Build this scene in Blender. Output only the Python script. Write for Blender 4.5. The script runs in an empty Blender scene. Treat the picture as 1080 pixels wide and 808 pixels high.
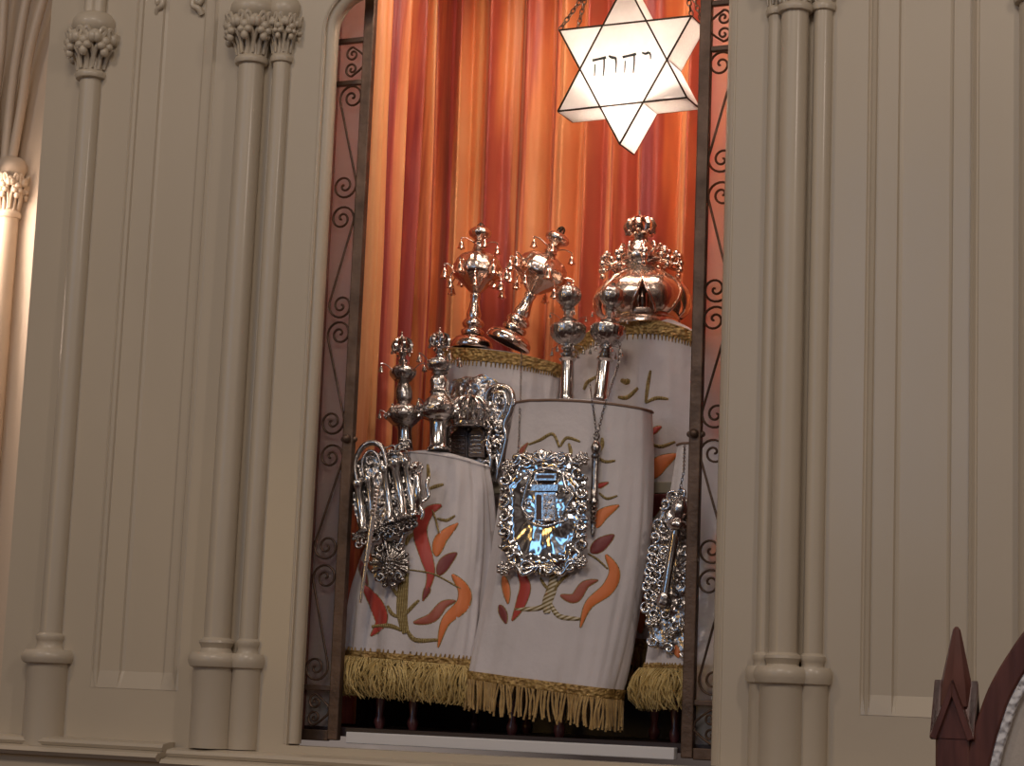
import bpy, math, random
from mathutils import Vector, Matrix, noise
from mathutils.bvhtree import BVHTree
R = random.Random(7)
SC = bpy.context.scene
COL = SC.collection
PI = math.pi
sin, cos = math.sin, math.cos

# ------------------------------------------------------------------ camera
FPX = 2171.0
Xc = Vector((4982, -132, -2171)).normalized()       # world +x seen by the camera (right, down, forward)
Zc = Vector((567, -14317, 2171))
Zc = (Zc - Xc * Zc.dot(Xc)).normalized()
Yc = Zc.cross(Xc).normalized()
DIST = 4.4
def ray(u, v):
    d = Vector(((u - 540) / FPX, (v - 404) / FPX, 1.0))
    return Vector((d.dot(Xc), d.dot(Yc), d.dot(Zc)))
CAM = -ray(545, 788) * DIST
def P(u, v, Y):
    d = ray(u, v); t = (Y - CAM.y) / d.y
    return CAM + d * t
def mpp(u, v, Y):                                    # metres per photo pixel there
    return (P(u, v, Y) - CAM).dot(FW) / FPX
RT = Vector((Xc.x, Yc.x, Zc.x)); DN = Vector((Xc.y, Yc.y, Zc.y)); FW = Vector((Xc.z, Yc.z, Zc.z))
cd = bpy.data.cameras.new('camera'); co = bpy.data.objects.new('camera', cd); COL.objects.link(co)
cd.sensor_fit = 'HORIZONTAL'; cd.sensor_width = 36; cd.lens = 36 * FPX / 1080
cd.clip_start = 0.05; cd.clip_end = 60
m = Matrix.Identity(4)
for i in range(3):
    m[i][0] = RT[i]; m[i][1] = -DN[i]; m[i][2] = -FW[i]; m[i][3] = CAM[i]
co.matrix_world = m
SC.camera = co

# ------------------------------------------------------------------ view, world, lights
SC.view_settings.view_transform = 'Standard'
SC.view_settings.look = 'None'
SC.view_settings.exposure = 0.0
SC.view_settings.gamma = 1
SC.view_settings.use_curve_mapping = False
w = bpy.data.worlds.new('reflection_surround'); SC.world = w; w.use_nodes = True
nt = w.node_tree; nt.nodes.clear()
o_ = nt.nodes.new('ShaderNodeOutputWorld'); b_ = nt.nodes.new('ShaderNodeBackground')
tc = nt.nodes.new('ShaderNodeTexCoord'); mp = nt.nodes.new('ShaderNodeMapping')
mp.inputs['Scale'].default_value = (5, 5, 3)
ns = nt.nodes.new('ShaderNodeTexVoronoi'); ns.inputs['Scale'].default_value = 1.1  # scattered bright spots added for the silver to reflect
rp = nt.nodes.new('ShaderNodeValToRGB')
rp.color_ramp.elements[0].position = 0.0; rp.color_ramp.elements[0].color = (1.6, 1.35, 1.1, 1)
rp.color_ramp.elements[1].position = .60; rp.color_ramp.elements[1].color = (.035, .025, .022, 1)
e = rp.color_ramp.elements.new(.16); e.color = (.20, .16, .14, 1)
nt.links.new(tc.outputs['Generated'], mp.inputs['Vector']); nt.links.new(mp.outputs[0], ns.inputs['Vector'])
nt.links.new(ns.outputs['Distance'], rp.inputs['Fac']); nt.links.new(rp.outputs['Color'], b_.inputs['Color'])
b_.inputs['Strength'].default_value = 1.0
nt.links.new(b_.outputs[0], o_.inputs['Surface'])

def area(name, loc, target, sx, sy, power, color):
    l = bpy.data.lights.new(name, 'AREA'); l.shape = 'RECTANGLE'; l.size = sx; l.size_y = sy
    l.energy = power; l.color = color
    ob = bpy.data.objects.new(name, l); COL.objects.link(ob); ob.location = loc
    ob.rotation_euler = (Vector(target) - Vector(loc)).to_track_quat('-Z', 'Y').to_euler()
    return ob
area('overhead_fill_light', (1.0, -4.6, 4.2), (0, 0, .8), 1.6, 1.0, 68, (1, .86, .74))  # added overhead area light, general illumination of the woodwork
area('hall_lamp_light', (-2.2, -3.4, 3.4), (0, 0, .8), .35, .35, 20, (1, .82, .66))
area('hall_lamp_light', (3.4, -3.0, 2.6), (0, 0, .8), .25, .5, 24, (1, .84, .72))
area('tall_window_light', (-2.9, -7.6, 2.6), (0, 0, .6), .8, 2.6, 20, (.25, .56, 1))
area('tall_window_light', (-1.0, -7.6, 2.2), (0, 0, .6), .6, 2.2, 12, (.25, .56, 1))
area('amber_window_light', (-4.8, -7.6, .9), (0, 0, .5), 1.0, 1.5, 26, (1, .60, .18))
area('side_bay_light', (-1.75, .13, 1.2), (-1.12, .34, .9), .1, .5, 2.6, (1, .76, .6))
area('ark_ceiling_light', (.0, .22, 2.02), (0, .36, 0), .7, .12, 6.0, (1, .82, .66))

# ------------------------------------------------------------------ materials
MATS = {}
def mat(name, col, rough=.5, metal=0.0, bump=None, sheen=0, coat=0, var=None, spec=.5):
    """bump=(kind, scale, strength, dist); var=(scale, colour2)"""
    m = bpy.data.materials.new(name); m.use_nodes = True; nt = m.node_tree
    p = nt.nodes['Principled BSDF']
    p.inputs['Base Color'].default_value = (*col, 1); p.inputs['Roughness'].default_value = rough
    p.inputs['Metallic'].default_value = metal; p.inputs['Specular IOR Level'].default_value = spec
    if sheen: p.inputs['Sheen Weight'].default_value = sheen
    if coat: p.inputs['Coat Weight'].default_value = coat; p.inputs['Coat Roughness'].default_value = .15
    tc = nt.nodes.new('ShaderNodeTexCoord')
    if var:
        n = nt.nodes.new('ShaderNodeTexNoise'); n.inputs['Scale'].default_value = var[0]; n.inputs['Detail'].default_value = 5
        mx = nt.nodes.new('ShaderNodeMix'); mx.data_type = 'RGBA'
        mp = nt.nodes.new('ShaderNodeMapping')
        if len(var) > 2: mp.inputs['Scale'].default_value = var[2]
        nt.links.new(tc.outputs['Object'], mp.inputs['Vector']); nt.links.new(mp.outputs[0], n.inputs['Vector'])
        cr = nt.nodes.new('ShaderNodeValToRGB'); cr.color_ramp.elements[0].position = .35; cr.color_ramp.elements[1].position = .65
        nt.links.new(n.outputs['Fac'], cr.inputs['Fac']); nt.links.new(cr.outputs['Color'], mx.inputs['Factor'])
        mx.inputs['A'].default_value = (*col, 1); mx.inputs['B'].default_value = (*var[1], 1)
        nt.links.new(mx.outputs['Result'], p.inputs['Base Color'])
    if bump:
        kind, sc, st, ds = bump[:4]
        if kind == 'noise': n = nt.nodes.new('ShaderNodeTexNoise'); out = n.outputs['Fac']; n.inputs['Detail'].default_value = 4
        elif kind == 'vor': n = nt.nodes.new('ShaderNodeTexVoronoi'); out = n.outputs['Distance']; n.feature = 'SMOOTH_F1'
        else: n = nt.nodes.new('ShaderNodeTexWave'); out = n.outputs['Fac']; n.inputs['Distortion'].default_value = 2
        n.inputs['Scale'].default_value = sc
        mp = nt.nodes.new('ShaderNodeMapping')
        if len(bump) > 4: mp.inputs['Scale'].default_value = bump[4]
        b = nt.nodes.new('ShaderNodeBump'); b.inputs['Strength'].default_value = st; b.inputs['Distance'].default_value = ds
        nt.links.new(tc.outputs['Object'], mp.inputs['Vector']); nt.links.new(mp.outputs[0], n.inputs['Vector'])
        nt.links.new(out, b.inputs['Height']); nt.links.new(b.outputs[0], p.inputs['Normal'])
    MATS[name] = m
    return m
PAINT = mat('cream_gloss_paint', (.53, .455, .35), .42, 0, ('noise', 9, .12, .01), 0, .2, (2.2, (.505, .435, .335)))
PAINT_LIT = mat('cream_paint_lit', (.60, .49, .38), .4, 0, ('noise', 9, .1, .01))  # same cream, lightened in colour for the brighter lit side bay
SILL = mat('white_sill_paint', (.62, .62, .64), .35)
IRON = mat('bronzed_iron', (.10, .066, .048), .5, .75, ('noise', 60, .5, .004), 0, 0, (14, (.19, .125, .09)))
WOODIN = mat('red_brown_wood', (.17, .068, .052), .32, 0, ('noise', 5, .2, .004, (12, 12, 1)), 0, .5, (5, (.13, .048, .037), (12, 12, 1)))
DARKW = mat('dark_wood_and_shade', (.018, .008, .008), .45, 0, None, 0, .2)  # near-black wood; also stands for shade at the ark bottom
ROLLW = mat('roller_wood', (.10, .028, .03), .3, 0, None, 0, .5)
CHAIRW = mat('mahogany', (.14, .05, .038), .33, 0, ('noise', 8, .15, .003, (10, 10, 1)), 0, .4, (7, (.085, .03, .023), (9, 9, 1)))
SILV = mat('polished_silver', (.62, .585, .56), .17, 1, ('noise', 110, .12, .002))
PLAIN = mat('plain_silver', (.58, .55, .53), .2, 1)
REPO = mat('repousse_silver', (.52, .48, .46), .26, 1, ('vor', 120, .5, .003))
SILV_GLOW = mat('curtain_glow_silver', (.80, .64, .55), .15, 1, ('noise', 120, .25, .002))  # silver with the red curtain reflection put into its base colour
REPO_GLOW = mat('curtain_glow_repousse', (.76, .60, .51), .22, 1, ('vor', 90, .3, .003))  # chased silver, same curtain reflection mixed into the colour
TARN = mat('tarnished_silver', (.36, .33, .31), .24, 1, ('noise', 130, .4, .003))
DKSL = mat('dark_silver_and_shade', (.10, .075, .065), .35, .8, ('vor', 260, .8, .002))  # dark engraved tablets; also the shade painted inside the finial feet
CLOTH = mat('white_mantle_cloth', (.62, .575, .585), .85, 0, ('noise', 26, .35, .008), .25, 0, (9, (.58, .54, .545)))
GOLD = mat('gold_braid', (.24, .14, .045), .5, .4, ('vor', 110, 1.0, .006, (1, 1, 1.4)), 0, 0, (95, (.44, .29, .10)))
GOLDF = mat('gold_fringe_thread', (.36, .22, .07), .55, .25, ('noise', 200, .5, .002), .3, 0, (60, (.48, .32, .12)))
GOLDY = mat('bright_gold_fringe_thread', (.46, .32, .10), .55, .15, None, .3, 0, (40, (.62, .47, .19)))
GTHR = mat('olive_gold_embroidery', (.30, .215, .075), .55, .3, ('wave', 55, .9, .003, (1, 1, 2.5)), 0, 0, (150, (.44, .34, .15), (.3, 1, 1.6)))
RED = mat('red_silk_applique', (.42, .035, .02), .5, 0, ('noise', 90, .3, .002, (1, 1, .2)), .4)
DRED = mat('dark_red_silk_applique', (.19, .022, .02), .5, 0, ('noise', 90, .3, .002, (1, 1, .2)), .4)
RUST = mat('rust_silk_applique', (.34, .08, .045), .5, 0, ('noise', 90, .3, .002, (1, 1, .2)), .4)
ORAN = mat('orange_silk_applique', (.66, .17, .035), .5, 0, ('noise', 90, .3, .002, (1, 1, .2)), .4)
PIPE = mat('bronze_piping', (.20, .12, .08), .6)
CAME = mat('dark_lamp_came', (.05, .035, .02), .4, .8)
LETTER = mat('letter_paint', (.012, .02, .012), .5)
GIMP = mat('white_braided_gimp', (.66, .65, .66), .8, 0, ('vor', 120, .9, .006))
UPHOL = mat('cream_upholstery', (.45, .40, .35), .8, 0, ('noise', 140, .3, .002))
CARPET = mat('dark_red_carpet', (.06, .015, .012), .95, 0, ('noise', 120, .6, .004))

def curtain_mat():
    m = bpy.data.materials.new('shot_silk_curtain'); m.use_nodes = True; nt = m.node_tree; p = nt.nodes['Principled BSDF']
    uv = nt.nodes.new('ShaderNodeUVMap'); mp = nt.nodes.new('ShaderNodeMapping'); mp.inputs['Scale'].default_value = (9, .30, 1); mp.inputs['Location'].default_value = (6.1, .4, 0)
    n = nt.nodes.new('ShaderNodeTexNoise'); n.inputs['Scale'].default_value = 1.0; n.inputs['Detail'].default_value = 5; n.inputs['Roughness'].default_value = .55
    nt.links.new(uv.outputs[0], mp.inputs[0]); nt.links.new(mp.outputs[0], n.inputs['Vector'])
    cr = nt.nodes.new('ShaderNodeValToRGB'); el = cr.color_ramp.elements
    el[0].position = .40; el[0].color = (.30, .032, .03, 1); el[1].position = .62; el[1].color = (.86, .41, .17, 1)
    e = el.new(.47); e.color = (.50, .085, .045, 1); e = el.new(.52); e.color = (.78, .25, .085, 1)
    nt.links.new(n.outputs['Fac'], cr.inputs['Fac']); nt.links.new(cr.outputs['Color'], p.inputs['Base Color'])
    mp2 = nt.nodes.new('ShaderNodeMapping'); mp2.inputs['Scale'].default_value = (60, 9, 1)
    n2 = nt.nodes.new('ShaderNodeTexNoise'); n2.inputs['Scale'].default_value = 1; n2.inputs['Detail'].default_value = 5
    nt.links.new(uv.outputs[0], mp2.inputs[0]); nt.links.new(mp2.outputs[0], n2.inputs['Vector'])
    b = nt.nodes.new('ShaderNodeBump'); b.inputs['Strength'].default_value = .35; b.inputs['Distance'].default_value = .006
    nt.links.new(n2.outputs['Fac'], b.inputs['Height']); nt.links.new(b.outputs[0], p.inputs['Normal'])
    p.inputs['Roughness'].default_value = .48; p.inputs['Sheen Weight'].default_value = .35
    p.inputs['Sheen Tint'].default_value = (1, .7, .45, 1)
    return m
SILK = curtain_mat()
def stripe_mat():
    m = bpy.data.materials.new('striped_gold_thread'); m.use_nodes = True; nt = m.node_tree; p = nt.nodes['Principled BSDF']
    tc = nt.nodes.new('ShaderNodeTexCoord'); wv = nt.nodes.new('ShaderNodeTexWave'); wv.bands_direction = 'Z'; wv.inputs['Scale'].default_value = 38; wv.inputs['Distortion'].default_value = 0
    mp = nt.nodes.new('ShaderNodeMapping'); mp.inputs['Rotation'].default_value = (0, .45, 0)
    cr = nt.nodes.new('ShaderNodeValToRGB'); cr.color_ramp.elements[0].position = .35; cr.color_ramp.elements[0].color = (.20, .14, .045, 1); cr.color_ramp.elements[1].position = .6; cr.color_ramp.elements[1].color = (.58, .50, .36, 1)
    nt.links.new(tc.outputs['Object'], mp.inputs[0]); nt.links.new(mp.outputs[0], wv.inputs[0]); nt.links.new(wv.outputs['Fac'], cr.inputs[0]); nt.links.new(cr.outputs[0], p.inputs['Base Color'])
    p.inputs['Roughness'].default_value = .5; p.inputs['Metallic'].default_value = .2
    return m
STRIPE = stripe_mat()
def glass_mat():
    m = bpy.data.materials.new('frosted_glass'); m.use_nodes = True; p = m.node_tree.nodes['Principled BSDF']
    p.inputs['Base Color'].default_value = (1, .97, .96, 1); p.inputs['Transmission Weight'].default_value = .88
    p.inputs['Roughness'].default_value = .55; p.inputs['IOR'].default_value = 1.05
    return m
FROST = glass_mat()
def opal_mat():
    m = bpy.data.materials.new('opal_lamp_glass'); m.use_nodes = True; nt = m.node_tree; nt.nodes.clear()
    o = nt.nodes.new('ShaderNodeOutputMaterial'); t = nt.nodes.new('ShaderNodeBsdfTranslucent'); d = nt.nodes.new('ShaderNodeBsdfDiffuse')
    mx = nt.nodes.new('ShaderNodeMixShader'); mx.inputs[0].default_value = .35
    t.inputs[0].default_value = (.95, .90, .86, 1); d.inputs[0].default_value = (.85, .80, .76, 1)
    n = nt.nodes.new('ShaderNodeTexNoise'); n.inputs['Scale'].default_value = 14
    cr = nt.nodes.new('ShaderNodeValToRGB'); cr.color_ramp.elements[0].color = (.72, .67, .64, 1); cr.color_ramp.elements[1].color = (.97, .93, .89, 1)
    nt.links.new(n.outputs['Fac'], cr.inputs['Fac']); nt.links.new(cr.outputs[0], t.inputs[0])
    nt.links.new(t.outputs[0], mx.inputs[1]); nt.links.new(d.outputs[0], mx.inputs[2]); nt.links.new(mx.outputs[0], o.inputs[0])
    return m
OPAL = opal_mat()

# ------------------------------------------------------------------ mesh helpers
class MB:
    def __init__(s): s.v = []; s.f = []; s.m = []; s.uv = None; s.mi = 0
    def addf(s, f): s.f.append(f); s.m.append(s.mi)
    def grid(s, rows, cu=False, cv=False):
        """rows: list of rows of points; cu closes along a row, cv closes across rows"""
        b = len(s.v); nr = len(rows); nc = len(rows[0])
        for r in rows: s.v.extend(r)
        for i in range(nr if cv else nr - 1):
            for j in range(nc if cu else nc - 1):
                i2 = (i + 1) % nr; j2 = (j + 1) % nc
                s.addf((b + i * nc + j, b + i * nc + j2, b + i2 * nc + j2, b + i2 * nc + j))
        return b
    def lathe(s, prof, M=Matrix.Identity(4), n=24, mod=None):
        """prof: (r, z) list; M takes local z-up axis to the world"""
        rows = []
        for r, z in prof:
            row = []
            for k in range(n):
                a = 2 * PI * k / n; rr = max(r, 1e-5) * (mod(a, z) if mod else 1)
                row.append(M @ Vector((rr * cos(a), rr * sin(a), z)))
            rows.append(row)
        b = s.grid(rows, cu=True)
        s.addf(tuple(range(b + n - 1, b - 1, -1))); t = b + (len(prof) - 1) * n; s.addf(tuple(range(t, t + n)))
    def tube(s, pts, r, n=8, closed=False, flat=1.0):
        pts = [Vector(p) for p in pts]; N = len(pts)
        rr = r if isinstance(r, (list, tuple)) else [r] * N
        tang = []
        for i in range(N):
            a = pts[(i - 1) % N] if (closed or i > 0) else pts[i]; c = pts[(i + 1) % N] if (closed or i < N - 1) else pts[i]
            t = (c - a); tang.append(t.normalized() if t.length > 1e-9 else Vector((0, 0, 1)))
        up = Vector((0, 1, 0)) if abs(tang[0].y) < .9 else Vector((1, 0, 0))
        rows = []; nrm = (up - tang[0] * up.dot(tang[0])).normalized()
        for i in range(N):
            nrm = (nrm - tang[i] * nrm.dot(tang[i]))
            nrm = nrm.normalized() if nrm.length > 1e-6 else Vector((1, 0, 0))
            bn = tang[i].cross(nrm)
            rows.append([pts[i] + (nrm * cos(2 * PI * k / n) * flat + bn * sin(2 * PI * k / n)) * rr[i] for k in range(n)])
        b = s.grid(rows, cu=True, cv=closed)
        if not closed:
            s.addf(tuple(range(b + n - 1, b - 1, -1))); t = b + (N - 1) * n; s.addf(tuple(range(t, t + n)))
    def box(s, x0, x1, y0, y1, z0, z1, bev=0):
        s.prism([(x0, z0), (x1, z0), (x1, z1), (x0, z1)], y0, y1)
    def prism(s, poly, y0, y1):
        """polygon in (x, z) extruded from y0 to y1"""
        n = len(poly); b = len(s.v)
        s.v += [Vector((x, y0, z)) for x, z in poly] + [Vector((x, y1, z)) for x, z in poly]
        s.addf(tuple(range(b, b + n))); s.addf(tuple(range(b + 2 * n - 1, b + n - 1, -1)))
        for i in range(n):
            j = (i + 1) % n; s.addf((b + j, b + i, b + n + i, b + n + j))
    def slab(s, pts, off):
        """polygon of 3D points thickened by the vector off"""
        n = len(pts); b = len(s.v); s.v += [Vector(p) for p in pts] + [Vector(p) + off for p in pts]
        s.addf(tuple(range(b, b + n))); s.addf(tuple(range(b + 2 * n - 1, b + n - 1, -1)))
        for i in range(n):
            j = (i + 1) % n; s.addf((b + j, b + i, b + n + i, b + n + j))
    def extrz(s, poly, z0, z1):
        """closed polygon in (x, y) extruded in z"""
        n = len(poly); b = len(s.v)
        s.v += [Vector((x, y, z0)) for x, y in poly] + [Vector((x, y, z1)) for x, y in poly]
        s.addf(tuple(range(b + n - 1, b - 1, -1))); s.addf(tuple(range(b + n, b + 2 * n)))
        for i in range(n):
            j = (i + 1) % n; s.addf((b + i, b + j, b + n + j, b + n + i))
    def ball(s, c, r, n=10, sz=1.0):
        s.lathe([(r * sin(PI * k / n), -r * sz * cos(PI * k / n)) for k in range(n + 1)], Matrix.Translation(c), n + 2)

def obj(name, mb, mats, parent=None, smooth=40, bevel=0):
    me = bpy.data.meshes.new(name)
    off = Vector((0, 0, 0)); p = parent
    while p: off += p.location; p = p.parent
    me.from_pydata([v - off for v in mb.v], [], mb.f)
    if not isinstance(mats, (list, tuple)): mats = [mats]
    for m_ in mats: me.materials.append(m_)
    if len(mats) > 1: me.polygons.foreach_set('material_index', mb.m)
    if mb.uv:
        ul = me.uv_layers.new(name='UVMap')
        for lp in me.loops: ul.data[lp.index].uv = mb.uv[lp.vertex_index]
    me.update()
    if smooth:
        me.shade_smooth(); me.set_sharp_from_angle(angle=math.radians(smooth))
    o = bpy.data.objects.new(name, me); COL.objects.link(o); o.parent = parent
    if bevel:
        b = o.modifiers.new('bevel', 'BEVEL'); b.width = bevel; b.segments = 2; b.limit_method = 'ANGLE'
    return o
def thing(name, label, cat, loc, group=None):
    o = bpy.data.objects.new(name, None); COL.objects.link(o); o.location = loc; o.empty_display_size = .05
    o['label'] = label; o['category'] = cat
    if group: o['group'] = group
    return o
def tag(o, label, cat, group=None):
    o['label'] = label; o['category'] = cat
    if group: o['group'] = group
    return o
def struct(name, mb, mats, smooth=40, bevel=0, label=None):
    o = obj(name, mb, mats, None, smooth, bevel); o['kind'] = 'structure'
    if label: o['label'] = label
    return o
def catmull(pts, n):
    pts = [Vector(p) for p in pts]; out = []; N = len(pts)
    for i in range(N - 1):
        p0 = pts[max(i - 1, 0)]; p1 = pts[i]; p2 = pts[i + 1]; p3 = pts[min(i + 2, N - 1)]
        for k in range(n):
            t = k / n
            out.append(.5 * ((2 * p1) + (p2 - p0) * t + (2 * p0 - 5 * p1 + 4 * p2 - p3) * t * t + (3 * p1 - p0 - 3 * p2 + p3) * t ** 3))
    out.append(pts[-1]); return out
def axis_matrix(base, top, scale=1.0):
    z = (top - base).normalized(); x = Vector((1, 0, 0)); x = (x - z * x.dot(z)).normalized(); y = z.cross(x)
    M = Matrix.Identity(4)
    for i in range(3): M[i][0] = x[i] * scale; M[i][1] = y[i] * scale; M[i][2] = z[i] * scale; M[i][3] = base[i]
    return M
def chain(mb, pts, link=.011, r=.0016):
    pts = [Vector(p) for p in pts]; L = [0]
    for a, b in zip(pts, pts[1:]): L.append(L[-1] + (b - a).length)
    n = max(2, int(L[-1] / (link * .72)))
    for k in range(n):
        s = L[-1] * (k + .5) / n; i = max(j for j in range(len(L) - 1) if L[j] <= s)
        a, b = pts[i], pts[i + 1]; c = a.lerp(b, (s - L[i]) / max(L[i + 1] - L[i], 1e-6)); t = (b - a).normalized()
        sd = t.cross(Vector((0, 1, 0))); sd = sd.normalized() if sd.length > .1 else Vector((1, 0, 0))
        if k % 2: sd = t.cross(sd)
        mb.tube([c + t * cos(q * PI / 4) * link * .5 + sd * sin(q * PI / 4) * link * .3 for q in range(8)], r, 5, closed=True)

def XW(u, v=400, Y=0): return P(u, v, Y).x
def ZW(u, v, Y=0): return P(u, v, Y).z
ZT = 2.35                                            # top of what is built
ZB = P(100, 802, -.05).z                             # bottom of the front woodwork
FLZ = CAM.z - 1.55
WT = .060                                            # thickness of the front boards

# ------------------------------------------------------------------ room shell
mb = MB(); mb.box(-4, 4, -6, 1.2, FLZ - .05, FLZ); struct('floor', mb, CARPET, 0)
# front woodwork of the ark, as boards with recessed panels
mb = MB()
xLe = XW(25); xLp0, xLp1 = XW(117), XW(208); xOL = XW(323, 400); xOR = XW(765, 400); xRp0, xRp1 = XW(911), XW(1031.5); xRe = 2.2
zLp = ZW(150, 727); zRp = ZW(960, 756)
def panel(mb, x0, x1, zb, c0, c1):
    """recessed tall panel between x0 and x1 with a stepped frame and a sloping sill"""
    prof = [(x0, 0), (x0 + .003, .004), (x0 + .006, .003), (x0 + .011, -.003), (x0 + .017, .002), (x0 + .019, .008), (c0, .009), (c0 + .003, .015), (c0 + .010, .018),
            (c1 - .010, .018), (c1 - .003, .015), (c1, .009), (x1 - .019, .008), (x1 - .017, .002), (x1 - .011, -.003), (x1 - .006, .003), (x1 - .003, .004), (x1, 0)]
    zs = zb + .040
    mb.grid([[Vector((x, y, z)) for x, y in prof] for z in (zs, ZT)])
    mb.grid([[Vector((x, y * 1.0, zs)) for x, y in prof], [Vector((x, 0 if i in (0, len(prof) - 1) else -.001, zb)) for i, (x, y) in enumerate(prof)]])
panel(mb, xLp0, xLp1, zLp, XW(144), XW(191))
panel(mb, xRp0, xRp1, zRp, XW(943), XW(1003))
zb = ZB - .4
for x0, x1 in ((xLe, xLp0), (xLp1, xOL), (xOR, xRp0), (xRp1, xRe)):
    mb.box(x0, x1, 0, WT, zb, ZT)
mb.box(xLp0, xLp1, 0, WT, zb, zLp); mb.box(xRp0, xRp1, 0, WT, zb, zRp)
# lintel with rounded corners
rc = .095; zl = ZW(352, 30) + rc
def corner(x, sgn, n=8): return [(x + sgn * rc * (1 - cos(a)), zl - rc + rc * sin(a)) for a in [PI / 2 * k / n for k in range(n + 1)]]
L_ = corner(xOL, 1); R_ = corner(xOR, -1)
mb.prism([(xOL, zl - rc)] + L_[1:] + R_[::-1][:-1] + [(xOR, zl - rc), (xOR, ZT), (xOL, ZT)][0:], 0, WT)
mb.box(xOL, xOR, .0, WT, zb, P(545, 799, 0).z)
struct('wall_front', mb, PAINT, 0, label='cream painted panelled woodwork around the ark opening')
# roll moulding round the opening
mb = MB()
def edge_path(off, y, zb_):
    pts = [Vector((xOL - off, y, zb_)), Vector((xOL - off, y, zl - rc))]
    for a in [PI / 2 * k / 8 for k in range(1, 9)]: pts.append(Vector((xOL + rc - (rc + off) * cos(a), y, zl - rc + (rc + off) * sin(a))))
    for a in [PI / 2 * k / 8 for k in range(8, 0, -1)]: pts.append(Vector((xOR - rc + (rc + off) * cos(a), y, zl - rc + (rc + off) * sin(a))))
    pts += [Vector((xOR + off, y, zl - rc)), Vector((xOR + off, y, zb_))]
    return pts
zo = P(545, 797, 0).z
mb.tube(edge_path(-.002, .024, zo), .0165, 16)
mb.tube(edge_path(-.001, .052, zo), .007, 10)
mb.tube(edge_path(.005, .001, zo), .0035, 8)
struct('trim_1', mb, PAINT, 60, label='rolled cream moulding around the opening')
# base moulding and the projecting plinth under the opening
mb = MB()
z1 = ZW(100, 781, -.04); z2 = ZW(100, 789, -.06); z3 = ZW(100, 800, -.07)
def molding(x0, x1, yo, z1, z2, z3):
    prof = [(0.0, z1 + .004), (-.022 - yo, z1 + .004)] + [(-.040 - yo + .009 * cos(a) - .004, (z1 + z2) / 2 + (z1 - z2) / 2 * sin(a)) for a in [PI / 2, PI / 2 + .5, PI, 3 * PI / 2 - .5, 3 * PI / 2]]
    prof += [(-.05 - yo, z2), (-.062 - yo, z2 - .004)] + [(-.066 - yo + .012 * cos(a), (z2 - .004 + z3) / 2 + (z2 - .004 - z3) / 2 * sin(a)) for a in [PI / 2 + .3, PI, 3 * PI / 2 - .3]] + [(-.055 - yo, z3), (0.0, z3)]
    mb.grid([[Vector((x0, y, z)) for y, z in prof], [Vector((x1, y, z)) for y, z in prof]])
    b = len(mb.v); mb.v += [Vector((x0, y, z)) for y, z in prof]; mb.addf(tuple(range(b, b + len(prof))))
    b = len(mb.v); mb.v += [Vector((x1, y, z)) for y, z in prof]; mb.addf(tuple(range(b + len(prof) - 1, b - 1, -1)))
molding(xLe - .02, XW(184, 790), 0, z1, z2, z3)
molding(XW(196, 790), XW(930, 790), .03, z1 - .010, z2 - .010, z3 - .01)
molding(XW(930, 790), xRe, 0, z1, z2, z3)
mb.box(xLe, xRe, -.05, .0, zb, z3)
struct('trim_2', mb, PAINT, 35, label='cream base moulding along the foot of the woodwork')
# body behind the base: carries everything down to the floor
mb = MB(); mb.box(xLe, xRe, -.052, 1.1, FLZ, zb + .02); struct('trim_3', mb, PAINT, 0)
# little cusps where the recessed panel's tracery begins
mb = MB()
for u, v, sg in ((167, 8, 1), (211, 7, -1)):
    c = P(u, v, .012)
    mb.tube(catmull([c + Vector((-sg * .004, .004, -.02)), c + Vector((sg * .002, -.004, -.006)), c + Vector((sg * .016, -.008, .002)), c + Vector((sg * .014, -.006, .022)), c + Vector((-sg * .004, 0, .03)), c + Vector((-sg * .004, .006, .3))], 6), .0075, 8)
struct('trim_4', mb, PAINT, 60, label='curled cusps at the head of the recessed panel')

# side bay beyond the left edge
mb = MB(); yb = .30
mb.box(-3.2, xLe - .0, yb, yb + .05, zb, 3.2)
mb.box(xLe, xLe + .03, WT, yb + .05, zb, ZT)
struct('wall_left', mb, PAINT_LIT, 0, label='cream side bay beyond the panelled woodwork')
cx = P(3, 300, yb - .02); rb = .032
t = thing('engaged_column', 'slim cream column with leafy capital in the side bay at far left', 'column', (cx.x, yb - .02, FLZ))
mb = MB(); zc0 = P(4, 230, yb - .02).z; zc1 = P(4, 168, yb - .02).z
mb.lathe([(rb * .9, FLZ), (rb * .9, zc0)], Matrix.Translation((cx.x, yb - .02, 0)), 20); obj('shaft', mb, PAINT_LIT, t)
def leaf(mb, M, w, h, curl, n=8, k=6):
    rows = []
    for i in range(n + 1):
        s_ = i / n; z = h * s_ if s_ < .75 else h * (.75 + .10 * sin((s_ - .75) * 4 * PI)); out = curl * (s_ ** 2.2) + (0 if s_ < .75 else curl * .25 * sin((s_ - .75) * 4 * PI / 2))
        ww = w * (.45 + .75 * sin(PI * min(1, s_ * 1.02) ** 1.4)) * (1 + .18 * sin(s_ * 5 * PI))
        if s_ > .95: ww *= .45
        rows.append([M @ Vector((ww * (j / k - .5), -(out + .18 * w * cos(PI * (j / k - .5)) + .10 * w * cos(4 * PI * (j / k - .5))), z)) for j in range(k + 1)])
    mb.grid(rows)
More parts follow.
